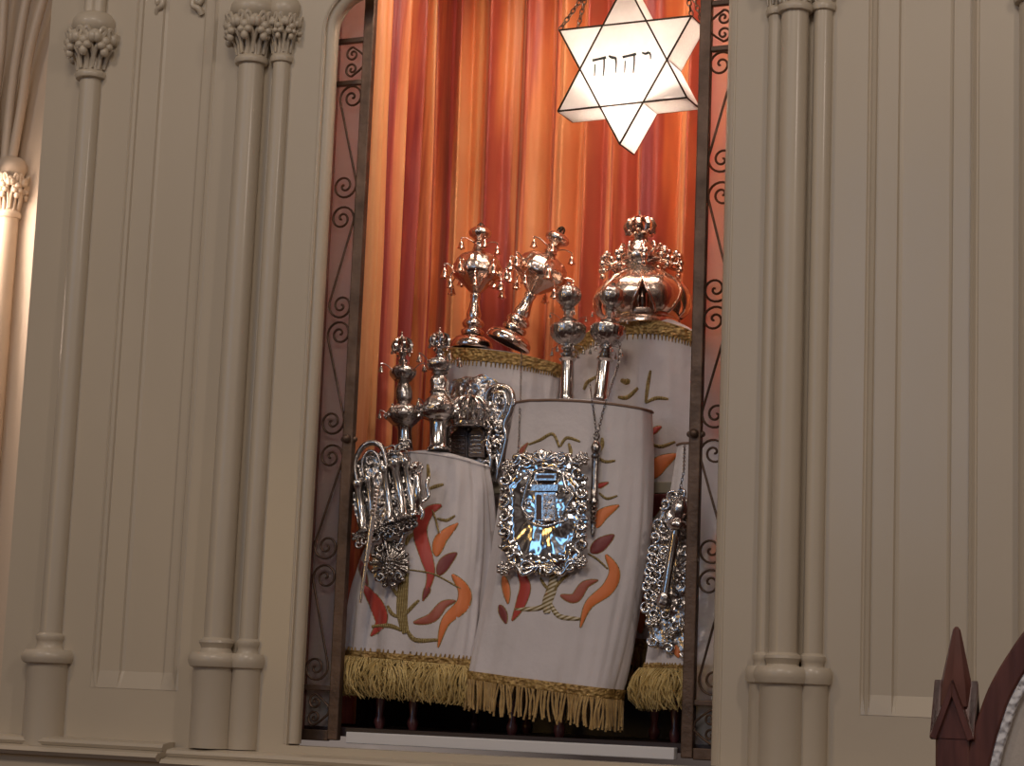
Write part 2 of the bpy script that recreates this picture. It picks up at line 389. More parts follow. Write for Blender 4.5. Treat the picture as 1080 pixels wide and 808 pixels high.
def capital(parent, c, z0, z1, r0, r1, material, nleaf=8, name='capital'):
    """bell with crisp leaves between a neck ring at z0 and a round abacus at z1"""
    H = z1 - z0; mb = MB(); T = Matrix.Translation((c.x, c.y, 0))
    mb.lathe([(r0, z0 - .004), (r0 * 1.22, z0 - .002), (r0 * 1.32, z0 + .006), (r0 * 1.22, z0 + .014), (r0 * 1.02, z0 + .017), (r0 * 1.05, z0 + H * .3), (r0 * 1.3, z0 + H * .55),
              (r1 * .8, z0 + H * .68), (r1 * .92, z0 + H * .72), (r1, z0 + H * .80), (r1 * .97, z0 + H * .88), (r1 * .8, z0 + H * .96), (r1 * .62, z1)], T, 28)
    for k in range(nleaf):
        a = 2 * PI * k / nleaf + .2
        Rz = T @ Matrix.Rotation(a, 4, 'Z'); W = 2 * PI * r1 / nleaf
        L3 = lambda x, o, z: Rz @ Vector((x * W, -o, z0 + z * H))
        # stem rising from the neck, splitting into two curled lobes with a hanging trefoil between
        mb.tube(catmull([L3(0, r0 * 1.02, .10), L3(.02, r0 * 1.18, .28), L3(0, r1 * .98, .50)], 5), [.10 * W + .03 * W * (i / 10) for i in range(11)], 7)
        for sg in (-1, 1):
            mb.tube(catmull([L3(.30 * sg, r0 * 1.02, .12), L3(.34 * sg, r0 * 1.25, .32), L3(.22 * sg, r1 * 1.0, .52), L3(.08 * sg, r1 * 1.1, .64), L3(.22 * sg, r1 * 1.14, .68), L3(.36 * sg, r1 * 1.08, .60)], 5), [.075 * W + .07 * W * sin(PI * i / 26) for i in range(26)], 7)
            mb.ball(L3(.42 * sg, r1 * 1.0, .56), .25 * W, 8, 1.25)
            mb.ball(L3(.19 * sg, r1 * 1.05, .42), .22 * W, 8, .9)
        mb.ball(L3(0, r1 * 1.02, .34), .21 * W, 8, 1.2); mb.ball(L3(0, r1 * 1.04, .50), .25 * W, 8)
        mb.ball(L3(.5, r1 * .95, .60), .24 * W, 8)
    return obj(name, mb, material, parent, 50)
capital(t, Vector((cx.x, yb - .02, 0)), zc0, zc1, rb * .85, rb * 1.3, PAINT_LIT, 7)
mb = MB()
for k, du in enumerate((-14, 2, 14)):
    mb.tube(catmull([P(4 + du * .6, 170, yb - .03), P(9 + du, 110, yb - .03), P(17 + du * 1.1, 50, yb - .04), P(30 + du * 1.6, -20, yb - .05), P(60 + du * 2, -110, yb - .06)], 6), .013, 10)
obj('vault_rib', mb, PAINT_LIT, t)

# ------------------------------------------------------------------ engaged columns on the woodwork
def base_prof(r, zt, zm, zb_, rp, zfoot):
    """attic base: ring at zt, torus round zm, then wider pedestal drum to zfoot"""
    h = zt - zb_
    return [(r, zt + .01), (r * 1.05, zt + .008), (r * 1.28, zt + .004), (r * 1.32, zt - .002), (r * 1.2, zt - .008), (r * 1.12, zt - .014), (r * 1.25, zt - h * .42), (r * 1.6, zt - h * .58),
            (rp * 1.12, zm + .012), (rp * 1.22, zm + .006), (rp * 1.27, zm - .002), (rp * 1.26, zm - .010), (rp * 1.18, zb_ + .002), (rp * 1.02, zb_ - .001), (rp, zb_ - .004), (rp, zfoot)]
def drum(mb, x, y, prof, n=28, sy=1.0): mb.lathe(prof, Matrix.Translation((x, y, 0)) @ Matrix.Diagonal((1, sy, 1, 1)), n)

s0 = mpp(75, 400, 0)
# single column at left
x = XW(74.5); t = thing('engaged_column', 'single slender cream column with round leafy capital, left of the narrow recessed panel', 'column', (x, 0, ZB))
mb = MB(); r = 12 * s0; mb.lathe([(r, ZW(55, 672)), (r, ZW(95, 82))], Matrix.Translation((x, -.004, 0)), 28); obj('shaft', mb, PAINT, t)
capital(t, Vector((x, -.004, 0)), ZW(95, 84), ZW(97, 17), 13.5 * s0, 25 * s0, PAINT, 7)
mb = MB(); drum(mb, x, -.004, base_prof(r, ZW(52, 672), ZW(52, 691), ZW(52, 700), 22.5 * s0, ZW(52, 786))); obj('base', mb, PAINT, t)
mb = MB()
for du in (-8, 3): mb.lathe([(7.5 * s0, ZW(97, 20)), (7.5 * s0, ZT)], Matrix.Translation((x + (du + 2) * s0, -.008, 0)), 16)
obj('vault_rib', mb, PAINT, t)

def cluster(label, xb, rbig, xsr, rsm, xsl, vr, vt, vb, vf, vcap0, vcap1, uref, utop, base_vs):
    t = thing('clustered_column', label, 'column', (xb, 0, ZB))
    zr0 = ZW(utop, vcap0); ztop = ZW(utop, vcap1)
    zt, zm, zb_ = [ZW(uref, v_) for v_ in (vr, vt, vb)]; zf = ZW(uref, vf)
    for x_, r_, y_ in ((xb, rbig, -.022), (xsr, rsm, -.004), (xsl, rsm * .95, -.004)):
        mb = MB(); mb.lathe([(r_, zt), (r_, zr0 + .01)], Matrix.Translation((x_, y_, 0)), 32); obj('shaft', mb, PAINT, t)
        mb = MB(); drum(mb, x_, y_, base_prof(r_, zt, zm, zb_, r_ * 1.62, zf)); obj('base', mb, PAINT, t)
        capital(t, Vector((x_, y_, 0)), zr0 - (.004 if r_ == rbig else 0), ztop, r_ * 1.03, r_ * 1.9, PAINT, 8)
    return t
sL = mpp(250, 400, 0); sR = mpp(840, 400, 0)
cluster('cream clustered column left of the ark opening, a thick shaft between thin ones', XW(250.5), 13.8 * sL, XW(279), 9.5 * sL, XW(225 + 17), 678, 695, 705, 790, 68, 2, 245, 280, None)
cluster('cream clustered column right of the ark opening, its capital cut off by the picture top', XW(834.5), 14.6 * sR, XW(862.5), 10.2 * sR, XW(813), 694, 710, 722, 820, 14, -58, 835, 847, None)
x = XW(1092); s1 = mpp(1085, 400, 0)
t = thing('engaged_column', 'cream column cut off by the right edge of the picture, behind the chair', 'column', (x, 0, ZB))
mb = MB(); mb.lathe([(17 * s1, ZB - .02), (17 * s1, ZW(1090, 0))], Matrix.Translation((x, -.004, 0)), 28); obj('shaft', mb, PAINT, t)
capital(t, Vector((x, -.004, 0)), ZW(1090, 3), ZW(1090, -80), 18 * s1, 30 * s1, PAINT, 8)

# ------------------------------------------------------------------ inside of the ark
YG = .088
xSL = XW(352, 400, YG) - .035; xSR = XW(764, 400, YG) + .10
zfl = P(545, 776, .1).z
zin = 2.08
mb = MB()
mb.box(xSL - .03, xSL, WT + .001, .245, zfl - .02, zin); mb.box(xSR, xSR + .03, WT + .06, .30, zfl - .02, zin)
mb.box(xSL - .22, xSL - .20, WT, .76, zfl - .02, zin); mb.box(xSR + .12, xSR + .14, WT, .76, zfl - .02, zin)
mb.box(xSL - .22, xSR + .14, .74, .76, zfl - .02, zin); mb.box(xSL - .22, xSR + .14, WT, .76, zin, zin + .02)
struct('wall_back', mb, WOODIN, 0, label='red-brown wooden lining inside the ark')
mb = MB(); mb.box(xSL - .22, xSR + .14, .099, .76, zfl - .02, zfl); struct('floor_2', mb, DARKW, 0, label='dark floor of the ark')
mb = MB(); a = P(366, 776, .08); b = P(712, 786, .08); mb.box(a.x, b.x, .074, .098, P(540, 793, .07).z, P(540, 780.5, .07).z)
o = struct('trim_5', mb, SILL, 0, .002, label='white sill board at the foot of the ark')

# curtain
mb = MB(); mb.uv = []
xa, xb_ = xSL + .006, xSR - .01
path = [(xa - .004, .25), (xa + .002, .36), (xa - .005, .48), (xa + .02, .58), (xa + .12, .63), (xa + .3, .645), ((xa + xb_) / 2, .65), (xb_ - .3, .645), (xb_ - .1, .63), (xb_ - .02, .58), (xb_, .45), (xb_, .22)]
pp = catmull([Vector((p[0], p[1], 0)) for p in path], 40)
Ls = [0]
for p, q in zip(pp, pp[1:]): Ls.append(Ls[-1] + (q - p).length)
LT = Ls[-1]; NU = 620; NV = 36; rows = []; j = 0
base = []
for i in range(NU):
    s_ = LT * i / (NU - 1)
    while j < len(Ls) - 2 and Ls[j + 1] < s_: j += 1
    q = pp[j].lerp(pp[j + 1], (s_ - Ls[j]) / max(1e-9, Ls[j + 1] - Ls[j])); t_ = (pp[min(j + 2, len(pp) - 1)] - pp[max(j - 1, 0)]).normalized()
    base.append((s_, q, Vector((t_.y, -t_.x, 0)) if True else None))
zcb = zfl + .005
for k in range(NV + 1):
    z = zcb + (zin - .02 - zcb) * k / NV; row = []
    for s_, q, n_ in base:
        ph = s_ * 2 * PI / .092 + 1.6 * noise.noise(Vector((s_ * 4, z * .5, 1))) * 2 + 1.2 * noise.noise(Vector((s_ * 9, z * .25, 7)))
        amp = .036 * (.65 + .7 * noise.noise(Vector((s_ * 6, z * .5, 3))) + .2)
        d = amp * (sin(ph) + .35 * sin(2.3 * ph + 1)) + .004 * noise.noise(Vector((s_ * 40, z * 3, 5)))
        e_ = min(1, s_ / .03, (LT - s_) / .03)
        row.append(q + n_ * d * (1 if e_ >= 1 else e_) + Vector((0, 0, z)))
        mb.uv.append((s_ * 1.6 + .02 * sin(ph), z))
    rows.append(row)
mb.grid(rows)
tag(obj('ark_curtain', mb, SILK, None, 180), 'orange and red striped silk curtain hanging in folds behind the scrolls', 'curtain')

# rack that holds the scrolls up
t = thing('scroll_rack', 'grey-brown rail and wooden rack the scrolls lean against, dark boards for shade below', 'rack', (0, .33, zfl))
mb = MB(); zr = P(520, 516, .33).z; mb.box(xSL + .02, xSR - .02, .318, .336, zr - .012, zr + .014); obj('rail', mb, mat('rack_rail_paint', (.30, .27, .20), .5), t, 0, .002)
mb = MB(); mb.box(xSL + .04, xSR - .03, .555, .575, zfl, zfl + .17); obj('back_shade_board', mb, DARKW, t, 0)  # added dark board for the shade behind the scroll feet
mb = MB(); mb.box(xSL + .030, xSL + .042, .29, .555, zfl, zfl + .13); obj('side_shade_board', mb, DARKW, t, 0)  # dark board covering bright curtain where the ark foot lies in shade
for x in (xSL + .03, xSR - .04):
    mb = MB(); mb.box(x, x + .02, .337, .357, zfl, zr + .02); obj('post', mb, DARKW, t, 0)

# ------------------------------------------------------------------ gates
def spiral(c, R0, a0, dirn, turns=1.7, n=34, sgn=1):
    """points from the outside in; c local (x, z)"""
    out = []
    for i in range(n + 1):
        t_ = i / n; a = a0 + dirn * turns * 2 * PI * t_; r = R0 * (1 - t_) ** .85 + .0012
        out.append((c[0] + r * cos(a), c[1] + r * sin(a)))
    return out
def gate(label, xbar, sgn):
    """xbar: inner stile centre; sgn +1 leaf extends to +x"""
    g = thing('iron_gate', label, 'gate', (xbar, YG, P(735, 800, YG).z), 'scrollwork gate leaves of the ark')
    sc = mpp(745, 400, YG); bw = 6.5 * sc; W = 48 * sc
    Zr = lambda v: P(745 - (v * .022), v, YG).z
    zbot, ztop = Zr(800), zl + .03
    X = lambda u, v: sgn * ((u - (744.5 - .0222 * v))) * sc       # distance from the stile centre
    mb = MB(); mb.box(xbar - bw, xbar + bw, YG - .010, YG + .010, zbot, ztop); obj('stile', mb, IRON, g, 0, .003)
    mb = MB(); xx = xbar + sgn * W; mb.box(min(xx, xx - sgn * .014), max(xx, xx - sgn * .014), YG - .008, YG + .008, zbot, ztop); obj('stile', mb, IRON, g, 0, .003)
    for v, hh in ((5, 3), (53, 3), (741, 3), (795, 6)):
        z = Zr(v); mb = MB(); a, b = sorted((xbar + sgn * bw, xx)); mb.box(a, b, YG - .007, YG + .007, z - hh * sc, z + hh * sc); obj('rail', mb, IRON, g, 0, .002)
    rr = 1.35 * sc; Rr = 15.2 * sc
    def pts(l): return [Vector((xbar + sgn * p[0], YG - .004, p[1])) for p in l]
    def S(tc_, bc, top_right):
        a = (abs(X(*tc_)) , Zr(tc_[1])); b = (abs(X(*bc)), Zr(bc[1]))
        # upper curl: from inner to outside, leaving on the right or left side going down
        if top_right:
            up = spiral(a, Rr, -.25, 1); dn = spiral(b, Rr, PI - .25, 1)
        else:
            up = spiral(a, Rr, PI + .25, -1); dn = spiral(b, Rr, .25, -1)
        line = up[::-1] + [((up[0][0] * (1 - q) + dn[0][0] * q), (up[0][1] * (1 - q) + dn[0][1] * q)) for q in (.2, .4, .6, .8)] + dn
        mb = MB(); mb.tube(pts(line), rr, 6); obj('scroll', mb, IRON, g, 60)
    S((761, 70), (763, 170), True); S((763, 207), (756, 306), False); S((755, 338), (757, 438), True); S((755, 478), (752, 580), False); S((751, 615), (755, 718), True)
    for (u, v0, v1) in ((764, 21, 38), (752, 757, 775)):
        a = (abs(X(u, v0)), Zr(v0)); b = (abs(X(u, v1)), Zr(v1)); r8 = 8 * sc
        line = spiral(a, r8, PI / 2, -1, 1.4)[::-1]; line2 = spiral(b, r8, -PI / 2, 1, 1.4)
        mb = MB(); mid = [(a[0] - 18 * sc * sin(q * PI), a[1] + r8 + (b[1] - a[1] - 2 * r8) * q) for q in (.15, .35, .5, .65, .85)]
        mb.tube(pts(line + mid + line2), rr, 6); obj('scroll', mb, IRON, g, 60)
    z = Zr(458); mb = MB()
    mb.ball(Vector((xbar, YG - .014, z)), 5 * sc, 10); mb.ball(Vector((xbar - bw * 1.1, YG, z)), 3.3 * sc, 8); mb.ball(Vector((xbar + bw * 1.1, YG, z)), 3.3 * sc, 8)
    mb.tube([Vector((xbar - bw * 1.1, YG - .003, z - .004)), Vector((xbar + bw * 1.1, YG - .003, z - .004))], .004, 8)
    obj('collar', mb, IRON, g, 60)
    mb = MB(); a, b = sorted((xbar, xx)); mb.box(a + .002, b - .002, YG + .012, YG + .015, zbot + .01, ztop - .01); obj('pane', mb, FROST, g, 0)
    return g
gate('bronzed iron scrollwork gate leaf at the right side of the ark opening', P(735.5, 400, YG).x, 1)
gate('bronzed iron scrollwork gate leaf at the left side of the ark opening', P(371.5, 400, YG).x, -1)

# ------------------------------------------------------------------ star lamp
YS = .13; TS = .092
tri1 = [(660, -19), (588.5, 117.5), (724.6, 103)]; tri2 = [(590, 32), (729.5, 17), (653.8, 152)]
def inter(p, q, r_, s_):
    x1, y1, x2, y2, x3, y3, x4, y4 = *p, *q, *r_, *s_
    d = (x1 - x2) * (y3 - y4) - (y1 - y2) * (x3 - x4)
    return (((x1 * y2 - y1 * x2) * (x3 - x4) - (x1 - x2) * (x3 * y4 - y3 * x4)) / d, ((x1 * y2 - y1 * x2) * (y3 - y4) - (y1 - y2) * (x3 * y4 - y3 * x4)) / d)
T1, B1, C1 = tri1; L2, R2, D2 = tri2
hx = [T1, inter(T1, C1, L2, R2), R2, inter(T1, C1, R2, D2), C1, inter(B1, C1, R2, D2), D2, inter(B1, C1, L2, D2), B1, inter(T1, B1, L2, D2), L2, inter(T1, B1, L2, R2)]
F = [P(u, v, YS) for u, v in hx]; ctr = sum(F, Vector()) / 12
BK = [p + Vector((0, TS, 0)) for p in F]
star = thing('star_lamp', 'glowing white six-pointed star lantern hanging on chains before the curtain', 'lamp', ctr + Vector((0, TS / 2, 0)))
inner = [F[i] for i in (1, 3, 5, 7, 9, 11)]
th = Vector((0, .0015, 0))
mb = MB(); mb.slab(inner, th)
for i in range(0, 12, 2): mb.slab([F[i - 1], F[i], F[i + 1]], th)
front = obj('front_pane', mb, OPAL, star, 0)
mb = MB(); innb = [p + Vector((0, TS, 0)) for p in inner]; mb.slab(innb, th)
for i in range(0, 12, 2): mb.slab([BK[i - 1], BK[i], BK[i + 1]], th)
obj('back_pane', mb, OPAL, star, 0)
for i in range(12):
    a, b = F[i], F[(i + 1) % 12]; A, B = BK[i], BK[(i + 1) % 12]
    mb = MB(); nn = (b - a).cross(Vector((0, 1, 0))).normalized() * .0015; mb.slab([a, b, B, A], nn); obj('side_pane', mb, OPAL, star, 0)
mb = MB(); e_ = Vector((0, -.0012, 0))
for tri in ((0, 4, 8), (10, 2, 6)):
    for k in range(3): mb.tube([F[tri[k]] + e_, F[tri[(k + 1) % 3]] + e_], .0022, 6)
for i in range(12):
    mb.tube([BK[i], BK[(i + 1) % 12]], .0018, 6); mb.tube([F[i], BK[i]], .0020, 6)
obj('came', mb, CAME, star, 60)
# the four letters
mb = MB(); LY = YS - .0022
def stroke(pts, ws):
    pts = catmull([Vector((u, v, 0)) for u, v in pts], 5); n = len(pts); up, dn_ = [], []
    for i, p in enumerate(pts):
        t_ = pts[min(i + 1, n - 1)] - pts[max(i - 1, 0)]; nn = Vector((-t_.y, t_.x, 0)).normalized()
        q = i / (n - 1) * (len(ws) - 1); k = min(int(q), len(ws) - 2); w_ = ws[k] * (1 - (q - k)) + ws[k + 1] * (q - k)
        up.append(P(p.x + nn.x * w_ / 2, p.y + nn.y * w_ / 2, LY)); dn_.append(P(p.x - nn.x * w_ / 2, p.y - nn.y * w_ / 2, LY))
    for i in range(n - 1): mb.slab([up[i], up[i + 1], dn_[i + 1], dn_[i]], Vector((0, .0016, 0)))
c8 = lambda x, y: (620 + x / 8.975, y / 8.975)
stroke([c8(512, 497), c8(545, 508), c8(578, 492)], [1.8, 2.4, 2.2]); stroke([c8(578, 495), c8(592, 520), c8(592, 558)], [2.4, 1.6, .7])
for dx, dy in ((0, 0), (-285, 32)):
    stroke([c8(328 + dx, 540 + dy), c8(385 + dx, 527 + dy), c8(456 + dx, 510 + dy)], [2.6, 2.2, 2.8])
    stroke([c8(438 + dx, 520 + dy), c8(437 + dx, 600 + dy), c8(428 + dx, 690 + dy)], [1.5, 1.6, 1.0])
    stroke([c8(352 + dx, 575 + dy), c8(350 + dx, 630 + dy), c8(346 + dx, 688 + dy)], [1.1, 1.3, .9])
stroke([c8(198, 528), c8(225, 542), c8(262, 548)], [1.8, 3.0, 2.8]); stroke([c8(260, 545), c8(267, 600), c8(262, 690)], [2.6, 1.5, .9])
obj('lettering', mb, LETTER, star, 0)
def lamp_chain(a, b):
    mb = MB(); chain(mb, [a, b], .016, .0017); obj('chain', mb, IRON, star, 60)
top = P(665, -150, YS + TS / 2)
lamp_chain(F[10], P(628, -22, YS)); lamp_chain(BK[10] , P(632, -60, YS + TS)); lamp_chain(F[2], P(722, -22, YS)); lamp_chain(BK[2], P(712, -60, YS + TS))
lamp_chain(P(628, -22, YS), top); lamp_chain(P(722, -22, YS), top); lamp_chain(P(632, -60, YS + TS), top); lamp_chain(P(712, -60, YS + TS), top); lamp_chain(top, Vector((top.x, top.y, zin - .001)))
mb = MB(); bl = P(655, 92, YS + TS * .5); mb.lathe([(.010, -.02), (.012, 0), (.018, .02), (.02, .034), (.012, .05), (.001, .055)], Matrix.Translation(bl + Vector((0, 0, -.03))), 14)
em = bpy.data.materials.new('bulb_glow'); em.use_nodes = True; em.node_tree.nodes['Principled BSDF'].inputs['Emission Color'].default_value = (1, .93, .85, 1); em.node_tree.nodes['Principled BSDF'].inputs['Emission Strength'].default_value = 120
obj('bulb', mb, em, star, 60)
pl = bpy.data.lights.new('star_bulb_light', 'POINT'); pl.energy = 15; pl.color = (1, .93, .85); pl.shadow_soft_size = .010
po = bpy.data.objects.new('star_bulb_light', pl); COL.objects.link(po); po.location = bl + Vector((0, -.008, -.082))

# ------------------------------------------------------------------ torah scrolls in their mantles
def lerp(a, b, t): return a + (b - a) * t
class Mantle:
    """rows: (uL, vL, uR, vR, Y); front bulge = ratio * half width"""
    def __init__(s, rows, ratio=.5, fold=.006, seed=0, sup=2.3, arch=0.0):
        s.arch = arch
        s.c = []; s.a = []; s.rows = rows; s.fold = fold; s.seed = seed; s.sup = sup; s.ratio = ratio
        for uL, vL, uR, vR, Y in rows:
            L, Rr = P(uL, vL, Y), P(uR, vR, Y); s.c.append((L + Rr) / 2); s.a.append((Rr - L) / 2)
        s.n = len(rows) - 1
    def _i(s, arr, t):
        q = min(max(t, 0), 1) * s.n; i = min(int(q), s.n - 1); f = q - i
        p0, p1, p2, p3 = arr[max(i - 1, 0)], arr[i], arr[i + 1], arr[min(i + 2, s.n)]
        return .5 * ((2 * p1) + (p2 - p0) * f + (2 * p0 - 5 * p1 + 4 * p2 - p3) * f * f + (3 * p1 - p0 - 3 * p2 + p3) * f ** 3)
    def pt(s, phi, t, off=0.0):
        c = s._i(s.c, t); a = s._i(s.a, t); al = a.length; A = a / al
        B = Vector((0, -1, 0)); B = (B - A * B.dot(A)).normalized()
        ce, se = cos(phi), sin(phi); k = 2 / s.sup
        x = math.copysign(abs(ce) ** k, ce); y = math.copysign(abs(se) ** k, se)
        n = (A * ce + B * se * 1.4).normalized()
        d = s.fold * (.45 + .7 * t) * (noise.noise(Vector((phi * 2.2 + s.seed, t * 1.3, s.seed))) * 1.9 + .8 * noise.noise(Vector((phi * 6.5, t * 2.5 + 2, s.seed))))
        if s.arch: c = c + Vector((0, 0, s.arch * (1 - ce * ce) * max(0, 1 - t * 3) ** 1.2))
        if t > 1: c = c + Vector((0, 0, -1)) * (t - 1)
        return c + A * al * x + B * al * s.ratio * y + n * (d + off)
    def build(s, parent, nphi=120, nt_=90):
        mb = MB(); rows = []
        c0 = s._i(s.c, 0)
        for q in (.02, .3, .6, .85, .96): rows.append([c0.lerp(s.pt(2 * PI * k / nphi, 0), q) + Vector((0, 0, (.008 + s.arch) * (1 - q ** 3))) for k in range(nphi)])
        for i in range(nt_ + 1): rows.append([s.pt(2 * PI * k / nphi, i / nt_) for k in range(nphi)])
        mb.grid(rows, cu=True); s.bvh = BVHTree.FromPolygons(mb.v, mb.f)
        s.ob = obj('mantle', mb, CLOTH, parent, 80)
        return s.ob
    def hit(s, u, v):
        d = ray(u, v).normalized(); h = s.bvh.ray_cast(CAM, d)
        if h[0] is None: return None
        n = h[1]
        if n.dot(d) > 0: n = -n
        return h[0], n
    def band(s, name, t0, t1, off, material, parent, ph=(0, 2 * PI), teeth=0, n=150):
        mb = MB(); rows = []
        for q, o_ in ((0, -.001), (.0, off), (.25, off * 1.5), (.5, off), (.75, off * 1.5), (1, off), (1, -.001)):
            row = []
            for k in range(n + 1):
                ph_ = lerp(ph[0], ph[1], k / n); row.append(s.pt(ph_, lerp(t0, t1, q), o_))
            rows.append(row)
        mb.grid(rows)
        if teeth:
            for k in range(abs(teeth)):
                ph_ = lerp(ph[0], ph[1], (k + .5) / abs(teeth)); tt = t1 if teeth > 0 else t0; dt = (t1 - t0) * (.38 if teeth > 0 else -.38)
                mb.tube([s.pt(ph_, tt, .001), s.pt(ph_ , tt + dt, .0015)], [.003, .0012], 5)
        return obj(name, mb, material, parent, 60)
    def piping(s, parent, t=0.0, r=.003, material=None):
        mb = MB(); mb.tube([s.pt(2 * PI * k / 120, t, .001) for k in range(120)], r, 6, closed=True); return obj('piping', mb, material or PIPE, parent, 60)
    def fringe(s, parent, length, count, r, material, fluffy=0, t0=1.0, seed=1, ph=(0, 2 * PI)):
        rr = random.Random(seed); mb = MB()
        for k in range(count):
            ph_ = lerp(ph[0], ph[1], (k + rr.random() * .6) / count); p = s.pt(ph_, t0, .002 + fluffy * rr.random() * .012)
            q0 = s.pt(ph_, t0, 0); out = (s.pt(ph_, t0, .01) - q0).normalized(); side = out.cross(Vector((0, 0, 1)))
            if fluffy:
                z0 = length * .5 * rr.random() * (k % 3 > 0); L = min(length - z0, length * (.5 + .3 * rr.random())) * (1 if k % 3 else 1.35)
                p = p + Vector((0, 0, -z0)); a, b = rr.uniform(-1, 1), rr.uniform(-1, 1)
                pts = [p + Vector((0, 0, -L * q)) + side * L * .35 * (a * q + b * sin(q * PI)) + out * L * (.25 * sin(q * PI) + rr.uniform(-.05, .15) * q) for q in (0, .25, .5, .75, 1)]
                mb.tube(pts, [r, r * 1.3, r * 1.2, r, r * .5], 4)
            else:
                L = length * rr.uniform(.86, 1.08); a = rr.uniform(-.18, .18); b = rr.uniform(-.09, .09)
                pts = [p + Vector((0, 0, -L * q)) + side * L * (a * q + b * sin(q * PI)) for q in [i / 9 for i in range(10)]]
                mb.tube(pts, [r * (1 + .18 * (i % 2)) for i in range(10)], 6)
        return obj('fringe', mb, material, parent, 80)
    def flame(s, parent, pts, w, m_, shape='flame', name='embroidered_flame', outline=None, off=.0022):
        """ribbon of silk applique laid on the cloth along photo points"""
        pts = catmull([Vector((u, v, 0)) for u, v in pts], 8); n = len(pts); L = 0; mb = MB()
        mats = [m_, outline or GTHR]
        for layer, (dw, do) in enumerate(((0, off), (1.6, off * .45))):
            if layer and not outline and shape == 'branch': break
            rows = []
            for i, p in enumerate(pts):
                q = i / (n - 1); t_ = pts[min(i + 1, n - 1)] - pts[max(i - 1, 0)]; nn = Vector((-t_.y, t_.x, 0)).normalized()
                ww = (w * 1.12 * sin(PI * (.015 + .97 * q) ** .85)) if shape == 'flame' else w * (.6 + .4 * sin(PI * q))
                ww = ww / 2 + dw / 2; row = []
                for k in range(7):
                    f = k / 3 - 1; h = s.hit(p.x + nn.x * ww * f, p.y + nn.y * ww * f)
                    if h is None: row.append(None); continue
                    row.append(h[0] + h[1] * (do * (1 - .75 * f ** 4) + (.0012 if shape == 'branch' else 0) * (1 - f * f)))
                if all(r is not None for r in row): rows.append(row)
            if len(rows) > 2: mb.mi = layer; mb.grid(rows)
        if mb.v: obj(name, mb, mats, parent, 80)
def rollers(t, m_, xs, zt, r=.011):
    for (u, Y) in xs:
        p = P(u, 770, Y); mb = MB()
        mb.lathe([(r * .8, zfl), (r * 1.15, zfl + .012), (r * 1.15, zfl + .02), (r * .7, zfl + .03), (r, zfl + .06), (r, zt)], Matrix.Translation((p.x, Y, 0)), 16)
        obj('roller_handle', mb, ROLLW, t, 60)
BR = 'embroidered_branch'

# A: back, behind the left finials
sA = thing('torah_scroll', 'white scroll at the back, gold braid round its top, under the two large bellied finials', 'torah scroll', (P(530, 700, .44).x, .44, zfl))
mA = Mantle([(466, 373, 594, 387, .46), (466, 450, 588, 450, .45), (472, 560, 590, 560, .44), (474, 720, 592, 722, .42)], .55, .008, 3, arch=.008)
ma = mA.build(sA); mA.piping(ma, 0, .003, GOLD); mA.band('gold_braid', .0, .075, .003, GOLD, ma, teeth=110); rollers(sA, mA, [(500, .42), (556, .42)], P(530, 715, .42).z)
# B: back right
sB = thing('torah_scroll', 'tall white mantled scroll at back right, topped by the big silver crown', 'torah scroll', (P(690, 700, .44).x, .44, zfl))
mB = Mantle([(606, 373, 752, 363, .47), (606, 450, 752, 440, .46), (628, 580, 750, 580, .44), (655, 682, 748, 690, .42)], .5, .008, 9, arch=.052)
mb_ = mB.build(sB); mB.piping(mb_, 0, .003, GOLD); mB.band('gold_braid', .0, .062, .003, GOLD, mb_, teeth=120)
mB.band('hem_braid', .95, 1.0, .003, GOLD, mb_); mB.fringe(mb_, .09, 120, .0028, GOLDF, seed=4); rollers(sB, mB, [(690, .42), (730, .42)], P(690, 700, .42).z)
for pts, w_, c_, sh, nm in [([(686, 391), (683, 408), (681, 425)], 4, GTHR, 'branch', BR), ([(681, 425), (692, 420), (705, 421)], 4, GTHR, 'branch', BR), ([(652, 419), (662, 419), (673, 409)], 4.5, GTHR, 'branch', BR),
        ([(655, 401), (661, 403), (663, 400)], 6, GTHR, 'branch', BR), ([(616, 411), (620, 403), (630, 397)], 4, GTHR, 'branch', BR), ([(688, 505), (694, 491), (714, 479)], 15, ORAN, 'flame', 'embroidered_flame'),
        ([(688, 458), (692, 453), (698, 450)], 5, RED, 'flame', 'embroidered_flame'), ([(688, 469), (698, 471), (712, 466)], 4, GTHR, 'branch', BR), ([(684, 548), (690, 530), (707, 521)], 16, DRED, 'flame', 'embroidered_flame'),
        ([(684, 556), (695, 560), (704, 577)], 3, GTHR, 'branch', BR), ([(676, 668), (674, 640), (683, 600), (700, 578)], 15, ORAN, 'flame', 'embroidered_flame'), ([(682, 600), (690, 590), (694, 572)], 9, DRED, 'flame', 'embroidered_flame')]:
    mB.flame(mb_, pts, w_, c_, sh, nm)
# E: right front, mostly behind the gate
sE = thing('torah_scroll', 'short mantled scroll at front right, bright gold fringe, half behind the right gate leaf', 'torah scroll', (P(730, 740, .22).x, .22, zfl))
mE = Mantle([(716, 470, 800, 466, .30), (707, 530, 801, 530, .27), (696, 610, 796, 610, .24), (683, 705, 786, 708, .20)], .45, .008, 14)
me_ = mE.build(sE); mE.piping(me_); mE.band('hem_braid', .975, 1.0, .003, GOLD, me_, teeth=-90); mE.fringe(me_, .088, 1500, .0015, GOLDY, 1, seed=6); rollers(sE, mE, [(712, .22), (758, .22)], P(712, 730, .22).z)
mE.flame(me_, [(707, 678), (713, 686), (716, 694)], 7, ORAN)
mE.flame(me_, [(760, 560), (752, 590), (757, 620)], 9, ORAN)
